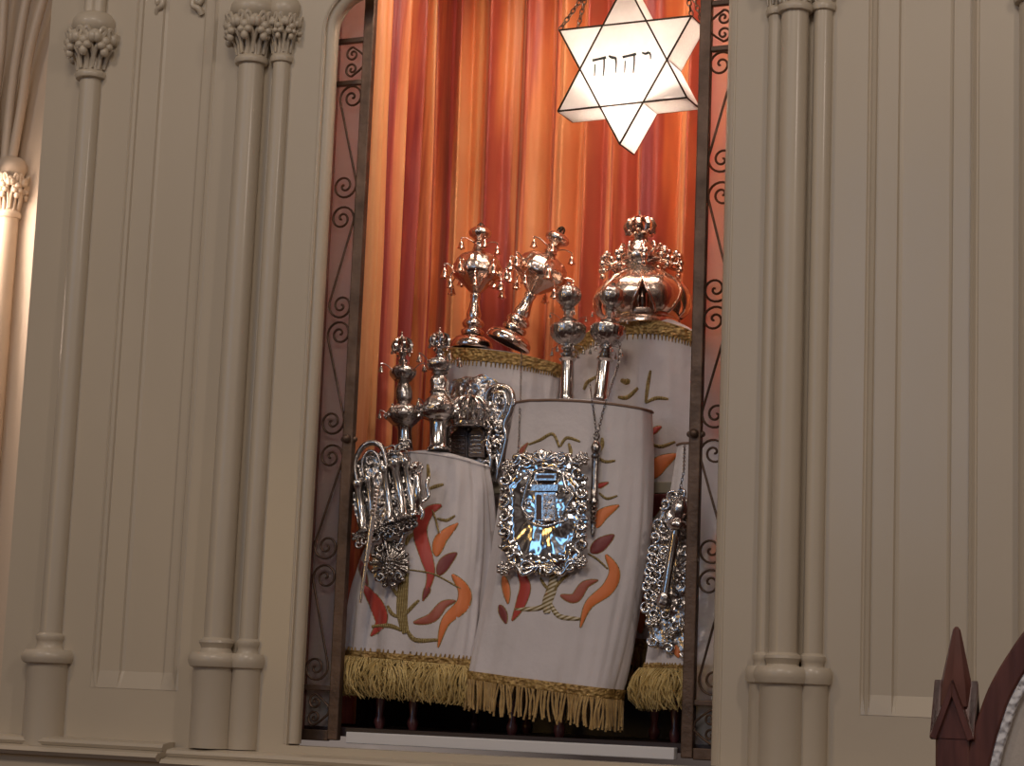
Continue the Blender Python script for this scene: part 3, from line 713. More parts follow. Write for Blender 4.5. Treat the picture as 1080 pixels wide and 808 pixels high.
# D: front left
sD = thing('torah_scroll', 'white mantled scroll at front left, flame embroidery and fluffy gold fringe, leaning left', 'torah scroll', (P(440, 740, .2).x, .2, zfl))
mD = Mantle([(427, 479, 512, 492, .27), (417, 515, 516, 518, .26), (396, 560, 518, 562, .24), (377, 605, 518, 610, .22), (372, 650, 513, 658, .20), (369, 692, 501, 703, .19)], .42, .018, 21, arch=.008)
md = mD.build(sD); mD.piping(md, 0, .0022, CLOTH); mD.band('hem_braid', .955, 1.0, .003, GOLD, md, teeth=-80); mD.fringe(md, .088, 2200, .0015, GOLDY, 1, seed=8); rollers(sD, mD, [(400, .18), (435, .18)], P(430, 715, .18).z)
FL = 'embroidered_flame'
for pts, w_, c_, sh, nm in [([(451, 490), (452, 502), (450, 515)], 4, GTHR, 'branch', BR), ([(452, 516), (460, 513), (468, 511)], 4, GTHR, 'branch', BR),
        ([(466, 533), (452, 540), (443, 560), (450, 588), (454, 608), (446, 634)], 12.5, RED, 'flame', FL), ([(456, 538), (460, 550), (463, 562)], 2.5, GTHR, 'branch', BR), ([(462, 547), (471, 549), (480, 544)], 3.5, GTHR, 'branch', BR),
        ([(460, 587), (465, 569), (483, 552)], 11, ORAN, 'flame', FL), ([(462, 607), (470, 593), (482, 583)], 11, DRED, 'flame', FL), ([(432, 601), (458, 606), (486, 621)], 2, GTHR, 'branch', BR),
        ([(477, 606), (489, 622), (488, 638), (470, 656), (462, 683)], 12.5, ORAN, 'flame', FL), ([(436, 657), (455, 652), (468, 638), (481, 634)], 9, RUST, 'flame', FL),
        ([(428, 598), (425, 622), (424, 648), (428, 668)], 12, GTHR, 'branch', BR), ([(424, 665), (410, 660), (392, 661)], 5, GTHR, 'branch', BR), ([(429, 664), (438, 675), (462, 675)], 5, GTHR, 'branch', BR),
        ([(409, 639), (414, 648), (424, 652)], 4, GTHR, 'branch', BR), ([(412, 617), (418, 626), (424, 634)], 4, GTHR, 'branch', BR), ([(428, 648), (434, 641), (442, 633)], 4, GTHR, 'branch', BR), ([(436, 563), (431, 568), (428, 575)], 4.5, GTHR, 'branch', BR),
        ([(383, 617), (397, 638), (402, 656), (391, 671)], 13, RED, 'flame', FL), ([(452, 618), (450, 624), (446, 633)], 6, DRED, 'flame', FL), ([(390, 583), (389, 592), (393, 604)], 7, ORAN, 'flame', FL), ([(380, 590), (383, 604), (388, 618)], 6, DRED, 'flame', FL)]:
    mD.flame(md, pts, w_, c_, sh, nm)
# C: front centre
sC = thing('torah_scroll', 'large white mantled scroll in the front centre, gold hem of twisted tassels', 'torah scroll', (P(580, 760, .2).x, .19, zfl))
mC = Mantle([(546, 427, 687, 434, .27), (537, 470, 688, 475, .26), (529, 520, 687, 524, .24), (521, 570, 683, 576, .22), (513, 625, 674, 632, .20), (504, 680, 662, 694, .18), (499, 716, 651, 738, .165)], .45, .007, 33, arch=.006)
mc = mC.build(sC, 150); mC.piping(mc, 0, .003); mC.band('hem_braid', .945, 1.0, .0035, GOLD, mc); mC.fringe(mc, .066, 210, .0023, GOLDF, seed=12); rollers(sC, mC, [(540, .165), (590, .165)], P(570, 740, .165).z)
for pts, w_, c_, sh, nm in [([(558, 469), (570, 464), (583, 458), (590, 472)], 3.5, GTHR, 'branch', BR), ([(591, 471), (598, 462), (612, 466)], 3.5, GTHR, 'branch', BR), ([(545, 484), (550, 476), (557, 467)], 4.5, RUST, 'flame', FL), ([(600, 468), (602, 476), (601, 482)], 4, GTHR, 'branch', BR),
        ([(630, 482), (638, 487), (649, 486)], 3.5, GTHR, 'branch', BR), ([(635, 462), (635, 470), (631, 478)], 4.5, GTHR, 'branch', BR), ([(630, 514), (634, 512), (642, 509)], 4.5, RED, 'flame', FL), ([(632, 520), (640, 526), (651, 523)], 3, GTHR, 'branch', BR),
        ([(629, 557), (634, 544), (653, 533)], 11, ORAN, 'flame', FL), ([(623, 583), (634, 574), (648, 564)], 12, DRED, 'flame', FL), ([(620, 584), (630, 590), (641, 600)], 2.5, GTHR, 'branch', BR),
        ([(639, 585), (648, 603), (641, 621), (621, 638), (612, 662)], 11.5, ORAN, 'flame', FL), ([(591, 628), (606, 631), (617, 617), (631, 612)], 9, RUST, 'flame', FL),
        ([(546, 600), (554, 618), (548, 640), (540, 655)], 10, RED, 'flame', FL), ([(531, 607), (534, 622), (536, 637)], 7, ORAN, 'flame', FL), ([(527, 638), (531, 648), (534, 658)], 7, DRED, 'flame', FL),
        ([(584, 600), (583, 618), (577, 636), (577, 647)], 11, STRIPE, 'branch', BR), ([(580, 630), (570, 641), (544, 643)], 5.5, STRIPE, 'branch', BR), ([(580, 636), (590, 650), (612, 653)], 5.5, STRIPE, 'branch', BR),
        ([(570, 610), (575, 618), (580, 622)], 3.5, GTHR, 'branch', BR), ([(585, 622), (592, 612), (600, 606)], 3.5, GTHR, 'branch', BR)]:
    mC.flame(mc, pts, w_, c_, sh, nm)
# ------------------------------------------------------------------ silver: finials
def bell(parent, p, r, material, arm=None, M=None):
    """small hanging bell: mouth down, on a bent arm from the point arm"""
    mb = MB(); mb.lathe([(r * .95, -r * 2.0), (r * 1.05, -r * 1.95), (r * .72, -r * 1.4), (r * .6, -r * .7), (r * .42, -r * .25), (r * .12, 0), (r * .1, r * .25)], Matrix.Translation(p), 12)
    mb.ball(p + Vector((0, 0, -r * 2.1)), r * .28, 6); mb.ball(p + Vector((0, 0, r * .35)), r * .22, 6)
    if arm is not None:
        d = p - arm; mb.tube(catmull([arm, arm + d * .5 + Vector((0, 0, r * .9)), p + Vector((0, 0, r * .8)), p + Vector((0, 0, r * .2))], 4), r * .16, 6)
    obj('bell', mb, material, parent, 50)
def crownlet(parent, M, z0, r, h, material, n=6, ball=True):
    """little open crown: bowed arches on a ring meeting in a ball"""
    q_ = M.col[0].xyz.length
    mb = MB(); mb.lathe([(r * .62, z0 - .05 * h), (r * .74, z0), (r * .70, z0 + .10 * h), (r * .6, z0 + .12 * h)], M, 18)
    for k in range(n):
        a = 2 * PI * k / n + .2
        mb.tube([M @ Vector((r * q[0] * cos(a), r * q[0] * sin(a), z0 + h * q[1])) for q in ((.66, .08), (.9, .25), (1.0, .5), (.86, .78), (.5, .95), (.08, 1.0))], [.2 * r * q_, .24 * r * q_, .26 * r * q_, .24 * r * q_, .18 * r * q_, .12 * r * q_], 6)
        mb.ball(M @ Vector((r * 1.02 * cos(a), r * 1.02 * sin(a), z0 + h * .12)), .13 * r * q_, 6)
    if ball:
        mb.ball(M @ Vector((0, 0, z0 + h * 1.08)), .2 * r * q_, 8); mb.lathe([(r * .08, z0 + h * 1.1), (r * .09, z0 + h * 1.45), (.001, z0 + h * 1.5)], M, 8)
    obj('crown_top', mb, material, parent, 50)
def finial(label, base, top, Yb, Yt, shaft, bulbs, crown, bells, mats, group=None, gadroon=10, leafy=None):
    """profiles are (radius, height) in photo pixels along the axis, height 0 at the base"""
    b = P(base[0], base[1], Yb); t_ = P(top[0], top[1], Yt); s = mpp(base[0], base[1], Yb)
    Lpx = math.hypot(top[0] - base[0], top[1] - base[1]); k = (t_ - b).length / Lpx
    M = axis_matrix(b, t_, 1.0) @ Matrix.Diagonal((s, s, k, 1))
    f = thing('silver_finial', label, 'finial', b, group)
    mb = MB(); mb.lathe(shaft, M, 24); obj('shaft', mb, mats[0], f, 50)
    for i, pr in enumerate(bulbs):
        mb = MB(); mb.lathe(pr, M, 60, (lambda a, z: 1 + .045 * abs(sin(gadroon * a / 2))) if gadroon else None); obj('bulb', mb, mats[1], f, 60)
    if crown: crownlet(f, M, crown[0], crown[1], crown[2], mats[0])
    for r0, z0, r1, z1, n, br, a0 in bells:
        for i in range(n):
            a = a0 + 2 * PI * i / n
            bell(f, M @ Vector((r1 * cos(a), r1 * sin(a), z1)), br * s, mats[0], M @ Vector((r0 * cos(a), r0 * sin(a), z0)))
    if leafy:
        mb = MB(); z0, r0, n, rr = leafy
        for i in range(n):
            a = 2 * PI * i / n; c = M @ Vector((r0 * cos(a), r0 * sin(a), z0)); mb.ball(c, rr * s, 7)
            mb.tube([M @ Vector((r0 * q * cos(a + w_), r0 * q * sin(a + w_), z0 + h_)) for q, w_, h_ in ((.75, -.2, -3), (1.0, -.1, -1), (1.12, .05, 2), (1.0, .2, 4), (.85, .1, 3))], rr * .45 * s, 5)
        obj('leaf_ring', mb, mats[0], f, 60)
    return f
WM = (SILV_GLOW, REPO_GLOW); SM = (SILV, REPO)
def big_fin(label, base, top, Yb, Yt, sc=1.0, a0=.4):
    q = lambda l: [(r * sc, z) for r, z in l]
    sh = q([(.5, 11), (9, 10.5), (17, 7.5), (20.5, .5), (22, 0), (23, 1.5), (22, 7), (17.5, 12), (11, 14), (8.5, 14.3), (11.5, 15), (12.5, 18), (12, 20), (8.5, 22), (11, 24), (12, 27), (10.5, 30), (7.5, 33), (8, 37), (6.2, 44), (4.8, 53), (5.6, 55), (5.8, 58), (4.5, 60)])
    b1 = q([(4.5, 59), (7, 61), (12, 66), (18, 71), (23, 75), (25.5, 78), (26.5, 81), (25.5, 84), (26, 86), (24, 89), (22, 94), (17.5, 99), (11, 102), (6, 104), (4.5, 106)])
    b2 = q([(4.5, 105), (6.5, 107), (5, 109), (5.5, 112), (7, 113), (4.5, 115), (7, 117), (11, 120), (12, 123.5), (10, 127), (5.5, 129.5), (3, 130.5), (3.2, 132), (1.5, 133)])
    f = finial(label, base, top, Yb, Yt, sh, [b1, b2], None, [(25, 82, 35 * sc, 84, 6, 5.4, a0), (6, 112, 20 * sc, 112, 4, 4.2, a0 + .3), (24, 78, 31 * sc, 69, 6, 4.6, a0 + .5)], WM, gadroon=14)
    b = P(*base, Yb); t_ = P(*top, Yt); M = axis_matrix(b, t_) @ Matrix.Diagonal((mpp(*base, Yb),) * 3 + (1,))
    mb = MB(); mb.lathe([(.5, 10.4), (8.5, 9.9), (16.4, 7), (20.2, .6), (16.2, 6.7), (8.4, 9.5), (.5, 10)], M @ Matrix.Diagonal((sc, sc, 1, 1)), 24); obj('foot_shade', mb, DKSL, f, 60)  # dark liner: shade of the hollow foot put into its colour
    mb = MB()
    for i in range(4):
        a = i * PI / 2 + .3
        mb.tube([M @ Vector((r * cos(a), r * sin(a), z)) for r, z in ((1, 131), (3.5, 133), (3, 136), (1.2, 139))], [.0022, .003, .0028, .0012], 6)
    obj('leaf_tip', mb, mat('dark_tip', (.05, .03, .02), .4, .7) if 'dark_tip' not in MATS else MATS['dark_tip'], f, 60)
    return f
ytA = .455
# rests on the top of the mantles (tops found on the cloth itself)
big_fin('tall silver finial standing upright on the gold-rimmed back scroll, hung with bells', (497, 369), (508, 228), .43, .45)
big_fin('silver bellied finial leaning to the right, its hollow foot showing, beside the upright one', (535, 363), (592, 243), .41, .45, 1.1, .1)
ffr = [(8, 0), (8, 4), (7.2, 6), (7, 34), (6.8, 40), (8, 41), (9.5, 42.5), (8, 44.5), (6, 46), (8.5, 48), (6, 50), (5, 52), (7.5, 54), (7.2, 56), (4.5, 58)]
fb1 = [(4.5, 56), (7, 58), (12, 61), (16, 65), (18.5, 69), (18, 73), (19, 75), (17, 78), (12, 80.5), (8, 81.5), (9.5, 83), (7, 85), (5, 87), (4.6, 94)]
fb2 = [(4.6, 93), (7, 96), (5.5, 98), (9, 101), (12.5, 105), (13.5, 110), (12.5, 115), (8.5, 119), (4, 121), (2, 122), (2.4, 124)]
def cross_top(f, base, top, Yb, Yt):
    b = P(*base, Yb); t_ = P(*top, Yt); s = mpp(*base, Yb); M = axis_matrix(b, t_) @ Matrix.Diagonal((s, s, s, 1)); mb = MB(); z = math.hypot(top[0] - base[0], top[1] - base[1])
    mb.tube([M @ Vector((0, 0, z - 4)), M @ Vector((0, 0, z + 3))], 1.3 * s, 8); mb.ball(M @ Vector((0, 0, z + 1)), 2.2 * s, 7)
    for k in range(4):
        a = k * PI / 2 + .4; mb.ball(M @ Vector((4.5 * cos(a), 4.5 * sin(a), z + .5)), 1.7 * s, 6); mb.tube([M @ Vector((0, 0, z)), M @ Vector((4.5 * cos(a), 4.5 * sin(a), z + .5))], .9 * s, 5)
    obj('knob', mb, SILV, f, 60)
for lab, ba, to in (('straight silver finial with two chased globes, left of the pair on the front centre scroll', (598, 422), (600, 296)), ('tilted silver finial with two chased globes, right of the pair on the front centre scroll', (633, 422), (647, 300))):
    f = finial(lab, ba, to, .27, .30, ffr, [fb1, fb2], None, [(5, 57, 17, 52, 6, 2.4, .2), (8, 84, 20, 88, 4, 1.8, .7)], SM, None, 16)
    cross_top(f, ba, to, .27, .30)
# pair on the front left scroll
f6 = [(13, 0), (13.5, 2), (12, 4), (10.5, 7), (10, 28), (10.5, 31), (13, 33), (17, 35), (19, 37), (20, 40), (18, 42)]
g1 = [(18, 41), (19, 43), (17.5, 48), (14, 54), (10, 57), (9, 60), (10.5, 62), (9, 64), (9.5, 68), (10, 74), (8, 78), (6, 80), (9, 82), (6, 84)]
g2 = [(6, 83), (8, 84.5), (11.5, 87), (13.5, 91), (12.5, 95), (8, 98), (4.5, 100), (3.5, 102), (5, 104), (3, 106), (3, 108), (5.5, 110)]
finial('silver finial with tiny open crown, right one of the pair on the front left scroll', (463, 476), (464, 347), .25, .27, f6, [g1, g2], (110, 10, 14), [(12, 91, 24, 98, 4, 3.4, .9), (17, 46, 25, 50, 5, 3.2, .3), (8, 114, 11, 112, 5, 2.0, 0)], SM, None, 8, (41, 20, 10, 2.4))
f5 = [(9, 0), (8, 6), (7.5, 18), (8, 22), (10, 24)]
h1 = [(8, 23), (12, 26), (17, 31), (18.5, 35), (17, 40), (15, 43), (10, 46), (7, 49), (8.5, 52), (9, 60), (7.5, 66), (5.5, 70), (9, 72)]
h2 = [(6, 71), (10, 73.5), (13.5, 78), (14, 82), (10.5, 86), (6, 88.5), (4, 90), (5.5, 93), (3.2, 95), (3, 98), (5.5, 101)]
finial('silver finial with tiny open crown, left one of the pair on the front left scroll', (427, 474), (424, 350), .25, .27, f5, [h1, h2], (101, 10, 16), [(12, 84, 23, 88, 4, 3.4, .5), (17, 36, 26, 40, 5, 3.2, .9), (8, 106, 11, 104, 5, 2.0, 0)], SM, None, 8, (34, 19, 9, 2.2))

# ------------------------------------------------------------------ the big crown on the back right scroll
cb = P(678, 345, .45); ct = P(675, 222, .46); s = mpp(677, 350, .42)
M = axis_matrix(cb, ct) @ Matrix.Diagonal((s, s, s, 1))
K = thing('ornate_crown', 'large domed silver crown with leafy knobs, on the tall back right scroll', 'crown', cb)
mb = MB(); mb.lathe([(38, -3), (40, -2), (40, 3), (38, 5), (39.5, 7), (39, 12), (36, 12)], M, 48); obj('band', mb, REPO_GLOW, K, 50)
mb = MB(); mb.lathe([(9, 8), (8, 20), (9, 34), (16, 40)], M, 20); obj('inner_column', mb, SILV, K, 50)
mb = MB()
for k in range(6):                                   # broad bulging straps
    a0 = 2 * PI * k / 6 + .35; rows = []
    for r, z, w_ in ((41, 8, .20), (47, 13, .26), (51, 22, .36), (51.5, 31, .45), (47, 41, .50), (39, 49, .515), (29, 56, .52), (19, 61, .52), (13, 64, .52)):
        rows.append([M @ Vector(((r + 1.8 * cos(PI * j / 8 * 2 - PI)) * cos(a0 + w_ * (j / 4 - 1)), (r + 1.8 * cos(PI * j / 8 * 2 - PI)) * sin(a0 + w_ * (j / 4 - 1)), z)) for j in range(9)])
    mb.grid(rows); rows2 = [[p.lerp(M @ Vector((0, 0, 20)), .035) for p in r_] for r_ in rows]; mb.grid([r_[::-1] for r_ in rows2])
    for side in (0, 8): mb.tube([r_[side] for r_ in rows], 1.5 * s, 6)
obj('dome', mb, REPO_GLOW, K, 60)
mb = MB(); mb.lathe([(13, 63), (15, 64.5), (16, 67), (15, 69), (13, 70), (15, 72), (14, 75), (12, 76)], M, 32, lambda a, z: 1 + .04 * sin(12 * a))
mb.lathe([(18, 74), (19, 78), (16, 84), (13, 90), (9, 95), (7, 98), (8, 100), (5, 103), (5, 106)], M, 24); obj('neck', mb, REPO, K, 50)
mb = MB()
for k in range(10):
    a = 2 * PI * k / 10 + .1; C3 = lambda r, z, w_=0: M @ Vector((r * cos(a + w_), r * sin(a + w_), z))
    mb.tube(catmull([C3(12, 70), C3(24, 71), C3(38, 66), C3(44, 70), C3(42, 76), C3(37, 75)], 4), 1.7 * s, 6)
    mb.ball(C3(44, 66), 4.0 * s, 7); mb.ball(C3(43, 59), 3.4 * s, 7); mb.ball(C3(39, 77), 4.2 * s, 7); mb.ball(C3(34, 72), 3.6 * s, 7)
    for w_ in (-.07, .07): mb.ball(C3(43, 73, w_), 3.4 * s, 6)
    mb.tube(catmull([C3(12, 76), C3(20, 80), C3(24, 85), C3(21, 90), C3(18, 87)], 4), 1.5 * s, 6); mb.ball(C3(23, 84), 2.6 * s, 6)
obj('leaf_arm', mb, SILV_GLOW, K, 60)
crownlet(K, M, 101, 15, 19, SILV_GLOW, 8)

# ------------------------------------------------------------------ breastplates
class Plate:
    def __init__(s, center, Y, lean=0.0, yaw=0.0):
        s.u0, s.v0 = center; s.Y = Y; s.lean = lean; s.yaw = yaw; s.s = mpp(center[0], center[1], Y)
    def pt(s, u, v, h=0.0):
        Y = s.Y + s.lean * (s.v0 - v) * s.s + s.yaw * (u - s.u0) * s.s
        return P(u, v, Y - h)
    def plate(s, outline, hf, mats, name, parent, nr=44, thick=.002, inset=None):
        """domed plate: outline(theta)-> (u, v) pixels, hf(r, theta)-> height in metres"""
        n = 180; rows = []
        for i in range(nr + 1):
            r = max(i / nr, .004); row = []
            for k in range(n):
                a = 2 * PI * k / n; ou, ov = outline(a); u = s.u0 + (ou - s.u0) * r; v = s.v0 + (ov - s.v0) * r; row.append(s.pt(u, v, hf(r, a, u, v)))
            rows.append(row)
        rows.append([s.pt(*outline(2 * PI * k / n), -.004) for k in range(n)]); rows.append([s.pt(s.u0 + (outline(2 * PI * k / n)[0] - s.u0) * .02, s.v0 + (outline(2 * PI * k / n)[1] - s.v0) * .02, -.004) for k in range(n)])
        mb = MB(); mb.grid(rows, cu=True); return obj(name, mb, mats, parent, 75)
    def tube(s, mb, pts, r, h=0.0, n=7, sub=5):
        q = catmull([Vector((p[0], p[1], (p[2] if len(p) > 2 else 0))) for p in pts], sub)
        rr = [r * s.s * (.45 + .55 * sin(PI * (i + .6) / (len(q) + .2)) ** .6) for i in range(len(q))]
        mb.tube([s.pt(p.x, p.y, h + p.z * s.s) for p in q], rr, n)
    def curl(s, mb, u, v, R0, a0, dirn, r, h=0.0, turns=1.1, tail=None):
        pts = [(u + c[0], v - c[1]) for c in spiral((0, 0), R0, a0, dirn, turns, 12)]
        if tail: pts = list(tail) + pts
        s.tube(mb, pts, r, h, sub=2)
    def ball(s, mb, u, v, r, h=0.0): mb.ball(s.pt(u, v, h), r * s.s, 7)
    def rosette(s, mb, u, v, r, h, n=6):
        for k in range(n): s.ball(mb, u + r * cos(2 * PI * k / n), v + r * sin(2 * PI * k / n), r * .5, h)
        s.ball(mb, u, v, r * .55, h + .002)
        for k in range(n): s.ball(mb, u + r * .55 * cos(2 * PI * (k + .5) / n), v + r * .55 * sin(2 * PI * (k + .5) / n), r * .3, h + .003)
    def box(s, mb, u0, v0, u1, v1, h0, h1, sk=0):
        p = [s.pt(u0 + sk, v0, h1), s.pt(u1 + sk, v0, h1), s.pt(u1, v1, h1), s.pt(u0, v1, h1)]; mb.slab(p, Vector((0, h1 - h0, 0)))

def super_outline(c, hw, hh, n, scal, k, ph=0, rot=0.0):
    def f(a):
        ce, se = cos(a), sin(a); r = (abs(ce / hw) ** n + abs(se / hh) ** n) ** (-1 / n) * (1 + scal * abs(sin(k * a / 2 + ph)) + .4 * scal * sin(2 * k * a + 1))
        x, y = r * ce, -r * se
        return (c[0] + x * cos(rot) - y * sin(rot), c[1] + x * sin(rot) + y * cos(rot))
    return f
# front centre breastplate
hC = mC.hit(573, 541)[0]
BP = Plate((573, 541), hC.y - .016, .14, 0)
b1 = thing('breastplate', 'large bright rococo silver breastplate with little ark doors, hung on the front centre scroll', 'breastplate', BP.pt(573, 610))
ol = super_outline((573, 541), 44, 62, 3.2, .06, 14)
def hf(r, a, u, v):
    base = .009 * (1 - r * r) + .004 * math.exp(-((r - .80) / .06) ** 2)
    if r > .7: base += .003 * noise.noise(Vector((u * .12, v * .12, 3)))
    wob = .0045 * noise.noise(Vector((u * .045, v * .045, 11))) + .0006 * noise.noise(Vector((u * .12, v * .12, 1)))
    inn = max(abs(u - 577) / 27, abs(v - 525) / 30)
    if inn < 1.4: base += .003 * (.5 + .5 * cos(PI * min(1, max(0, inn - .8) / .6)))
    return base + wob
MIRR = mat('mirror_silver', (.66, .64, .63), .09, 1)
BP.plate(ol, hf, MIRR, 'plate', b1, 52)
mb = MB()                                            # scrolled border
N = 16
for k in range(N):
    a = 2 * PI * k / N + .08; u, v = ol(a); cu, cv = 573 + (u - 573) * .93, 541 + (v - 541) * .93
    ang = math.atan2(-(v - 541), (u - 573)); dr = 1 if k % 2 else -1
    BP.curl(mb, cu, cv, 8.2, ang + dr * 1.2, dr, 2.6, .006, 1.15)
    u2, v2 = ol(a + PI / N); BP.ball(mb, 573 + (u2 - 573) * 1.0, 541 + (v2 - 541) * 1.0, 2.4, .004)
    u3, v3 = ol(a + PI / N * .5); BP.ball(mb, 573 + (u3 - 573) * .83, 541 + (v3 - 541) * .83, 1.8, .007)
obj('scroll_border', mb, SILV, b1, 60)
for (u, v) in ((536, 492), (614, 484), (612, 592), (531, 600)):
    mb = MB(); BP.rosette(mb, u, v, 5.5, .006, 7); obj('rosette', mb, SILV, b1, 60)
mb = MB()
for k in range(7): BP.tube(mb, [(573, 487), (573 + (k - 3) * 4, 480 + abs(k - 3)), (573 + (k - 3) * 6.2, 474 + abs(k - 3) * 2.2)], 2.0, .008)
BP.curl(mb, 555, 486, 6, 2.0, -1, 2, .008, 1.1); BP.curl(mb, 592, 483, 6, 1.1, 1, 2, .008, 1.1)
for q in (-1, 1): BP.tube(mb, [(574 + 10 * q, 488), (574 + 24 * q, 480), (574 + 30 * q, 488), (574 + 40 * q, 490)], 2.6, .007)
obj('shell_crest', mb, SILV, b1, 60); mb = MB()
for k in range(7): BP.tube(mb, [(570, 596), (570 + (k - 3) * 4, 601 - abs(k - 3) * .5), (570 + (k - 3) * 6.2, 607 - abs(k - 3) * 2)], 2.0, .007)
for q in (-1, 1): BP.tube(mb, [(572 + 8 * q, 600), (572 + 20 * q, 606), (572 + 28 * q, 596), (572 + 38 * q, 592)], 2.6, .007)
obj('shell_crest', mb, SILV, b1, 60)
mb = MB()                                            # inner cartouche
for pts in ([(553, 503), (560, 498), (556, 512), (553, 524), (551, 536), (560, 546)], [(600, 505), (594, 500), (597, 514), (604, 522), (598, 534), (592, 545)], [(560, 551), (575, 555), (592, 550)], [(563, 498), (575, 494), (588, 497)]):
    BP.tube(mb, pts, 2.0, .013)
for u, v, a, d in ((557, 530, 0, 1), (559, 545, 2, 1), (552, 516, 1, -1), (598, 516, 2, 1), (600, 536, 1, -1), (593, 549, 0, 1), (566, 551, 3, 1), (556, 500, 2, -1), (596, 500, 1, 1)):
    BP.curl(mb, u, v, 4.5, a, d, 1.4, .013, 1.2)
obj('cartouche', mb, SILV, b1, 60)
mb = MB(); BP.box(mb, 563, 499, 586, 507, .013, .0175, 1); BP.box(mb, 559, 511, 588, 518, .013, .017, 1); BP.box(mb, 563, 519, 585, 549, .012, .0165, 1); obj('door_frame', mb, SILV, b1, 0, .0008)
mb = MB(); BP.box(mb, 565.5, 501, 584, 504.5, .017, .018, .5); BP.box(mb, 565.5, 522, 571, 548, .0155, .0172, 0); obj('recess_shade', mb, mat('dark_recess_shade', (.07, .035, .025), .5), b1, 0)  # flat dark slabs, shade of the openings given by colour
mb = MB(); BP.box(mb, 572, 521, 583, 549, .016, .020, 1.2)
for k in range(3):
    BP.curl(mb, 575.5, 527 + 8 * k, 2.6, 0, 1, .8, .0205, 1.1); BP.curl(mb, 579.8, 527 + 8 * k, 2.6, PI, -1, .8, .0205, 1.1)
obj('little_door', mb, REPO, b1, 40)
mb = MB(); chain(mb, [P(550, 371, .36), P(549, 422, .27), mC.hit(549, 432)[0] + Vector((0, -.004, 0)), mC.hit(548, 462)[0] + Vector((0, -.004, 0)), BP.pt(546, 488, .008)], .008, .0007); obj('chain', mb, TARN, b1, 60)

# pointer on the front centre scroll
def pointer(label, name, pts, Ys, parts, mats=(SILV, REPO), chainpts=None, loop=True):
    a = P(pts[0][0], pts[0][1], Ys[0]); b = P(pts[1][0], pts[1][1], Ys[1]); s = mpp(pts[0][0], pts[0][1], Ys[0])
    M = axis_matrix(b, a); L = (a - b).length; t = thing(name, label, 'pointer', b)
    for nm, prof, mi in parts:
        mb = MB(); mb.lathe([(r * s, z * L) for r, z in prof], M, 14); obj(nm, mb, mats[mi], t, 50)
    mb = MB()
    if loop: mb.tube([M @ Vector((3 * s * sin(q * PI / 6), 0, L + 4 * s - 4 * s * cos(q * PI / 6))) for q in range(12)], 1.0 * s, 6, closed=True)
    if chainpts: chain(mb, chainpts, .008, .0008)
    if mb.v: obj('chain', mb, TARN, t, 60)
    return t
hy = mC.hit(628, 500)[0].y
yp = hy - .022
pointer('slim silver pointer with knob and ribbed tip, hanging beside the central breastplate', 'torah_pointer', ((629, 464), (625, 571)), (yp + .022, yp - .012),
        [('knob', [(1, 1.0), (3, .99), (4.5, .96), (5.8, .92), (4.5, .875), (3, .86), (5.2, .845), (5, .82), (3.5, .80)][::-1], 1), ('rod', [(4.6, .80), (4.2, .78), (3.9, .50), (4.2, .42), (5.4, .40), (5, .37)][::-1], 0),
         ('ribbed_tip', [(r, .37 - .33 * i / 14) for i, r in enumerate([4.4, 2.6, 4.2, 2.5, 4.1, 2.4, 3.8, 2.3, 3.5, 2.1, 3.1, 1.9, 2.6, 1.7, 1.2])][::-1], 0)],
        (TARN, TARN), [P(629, 460, yp + .02), mC.hit(627, 436)[0] + Vector((0, -.003, 0)), P(624, 420, .195), P(622, 405, .25)])
mb = MB(); chain(mb, [P(630, 460, yp + .02), mC.hit(636, 436)[0] + Vector((0, -.003, 0)), P(640, 421, .2), P(652, 385, .28), P(654, 362, .29)], .010, .0009)
tag(obj('fine_chain', mb, TARN, None, 60), 'fine dark silver chain hanging from the tilted silver finial to the slim pointer', 'chain')

# left breastplate cluster: columns, arch, lion, shell pendant
hD = mD.hit(440, 560)[0]
BL = Plate((408, 530), hD.y - .042, .12, .25)
b2 = thing('breastplate', 'dark silver breastplate with upright columns and a shell pendant, hung on the front left scroll', 'breastplate', BL.pt(410, 620))
ol2 = super_outline((406, 522), 34, 44, 3, .04, 9, 0, -.15)
BL.u0, BL.v0 = 406, 522
BL.plate(ol2, lambda r, a, u, v: .006 * (1 - r * r) + .003 * noise.noise(Vector((u * .12, v * .12, 5))) + .003 * noise.noise(Vector((u * .3, v * .3, 9))), TARN, 'plate', b2, 30)
mb = MB(); BL.tube(mb, [(378, 512), (374, 490), (382, 472), (394, 467), (404, 474), (408, 492), (412, 510)], 3.2, .012); BL.tube(mb, [(384, 505), (382, 488), (389, 476), (398, 480), (402, 496)], 1.8, .012)
BL.curl(mb, 391, 487, 6, 1, 1, 1.6, .011); obj('arch', mb, TARN, b2, 60)
BL.u0, BL.v0 = 408, 530
def column(u0, v0, u1, v1, r, h):
    mb = MB(); a = BL.pt(u0, v0, h); b = BL.pt(u1, v1, h); M_ = axis_matrix(b, a); L = (a - b).length; q = BL.s * r
    mb.lathe([(q * 1.5, 0), (q * 1.6, .03 * L), (q * 1.2, .07 * L), (q, .1 * L), (q * .92, .85 * L), (q * 1.2, .88 * L), (q * 1.3, .92 * L), (q * 1.55, .97 * L), (q * 1.4, L)], M_, 28, lambda a_, z: 1 + (.07 * cos(9 * a_) if .1 * L < z < .85 * L else 0))
    obj('column', mb, PLAIN, b2, 50)
column(377, 508, 384, 562, 4.6, .014); column(388, 503, 395, 560, 3.6, .012); column(405, 492, 413, 552, 4.2, .016); column(416, 486, 427, 548, 5.2, .02); column(427, 484, 437, 545, 4.4, .018)
mb = MB()
for (u, v) in [(376 + 7 * k, 566 - 2.2 * k) for k in range(9)]: BL.rosette(mb, u, v, 4, .012, 5)
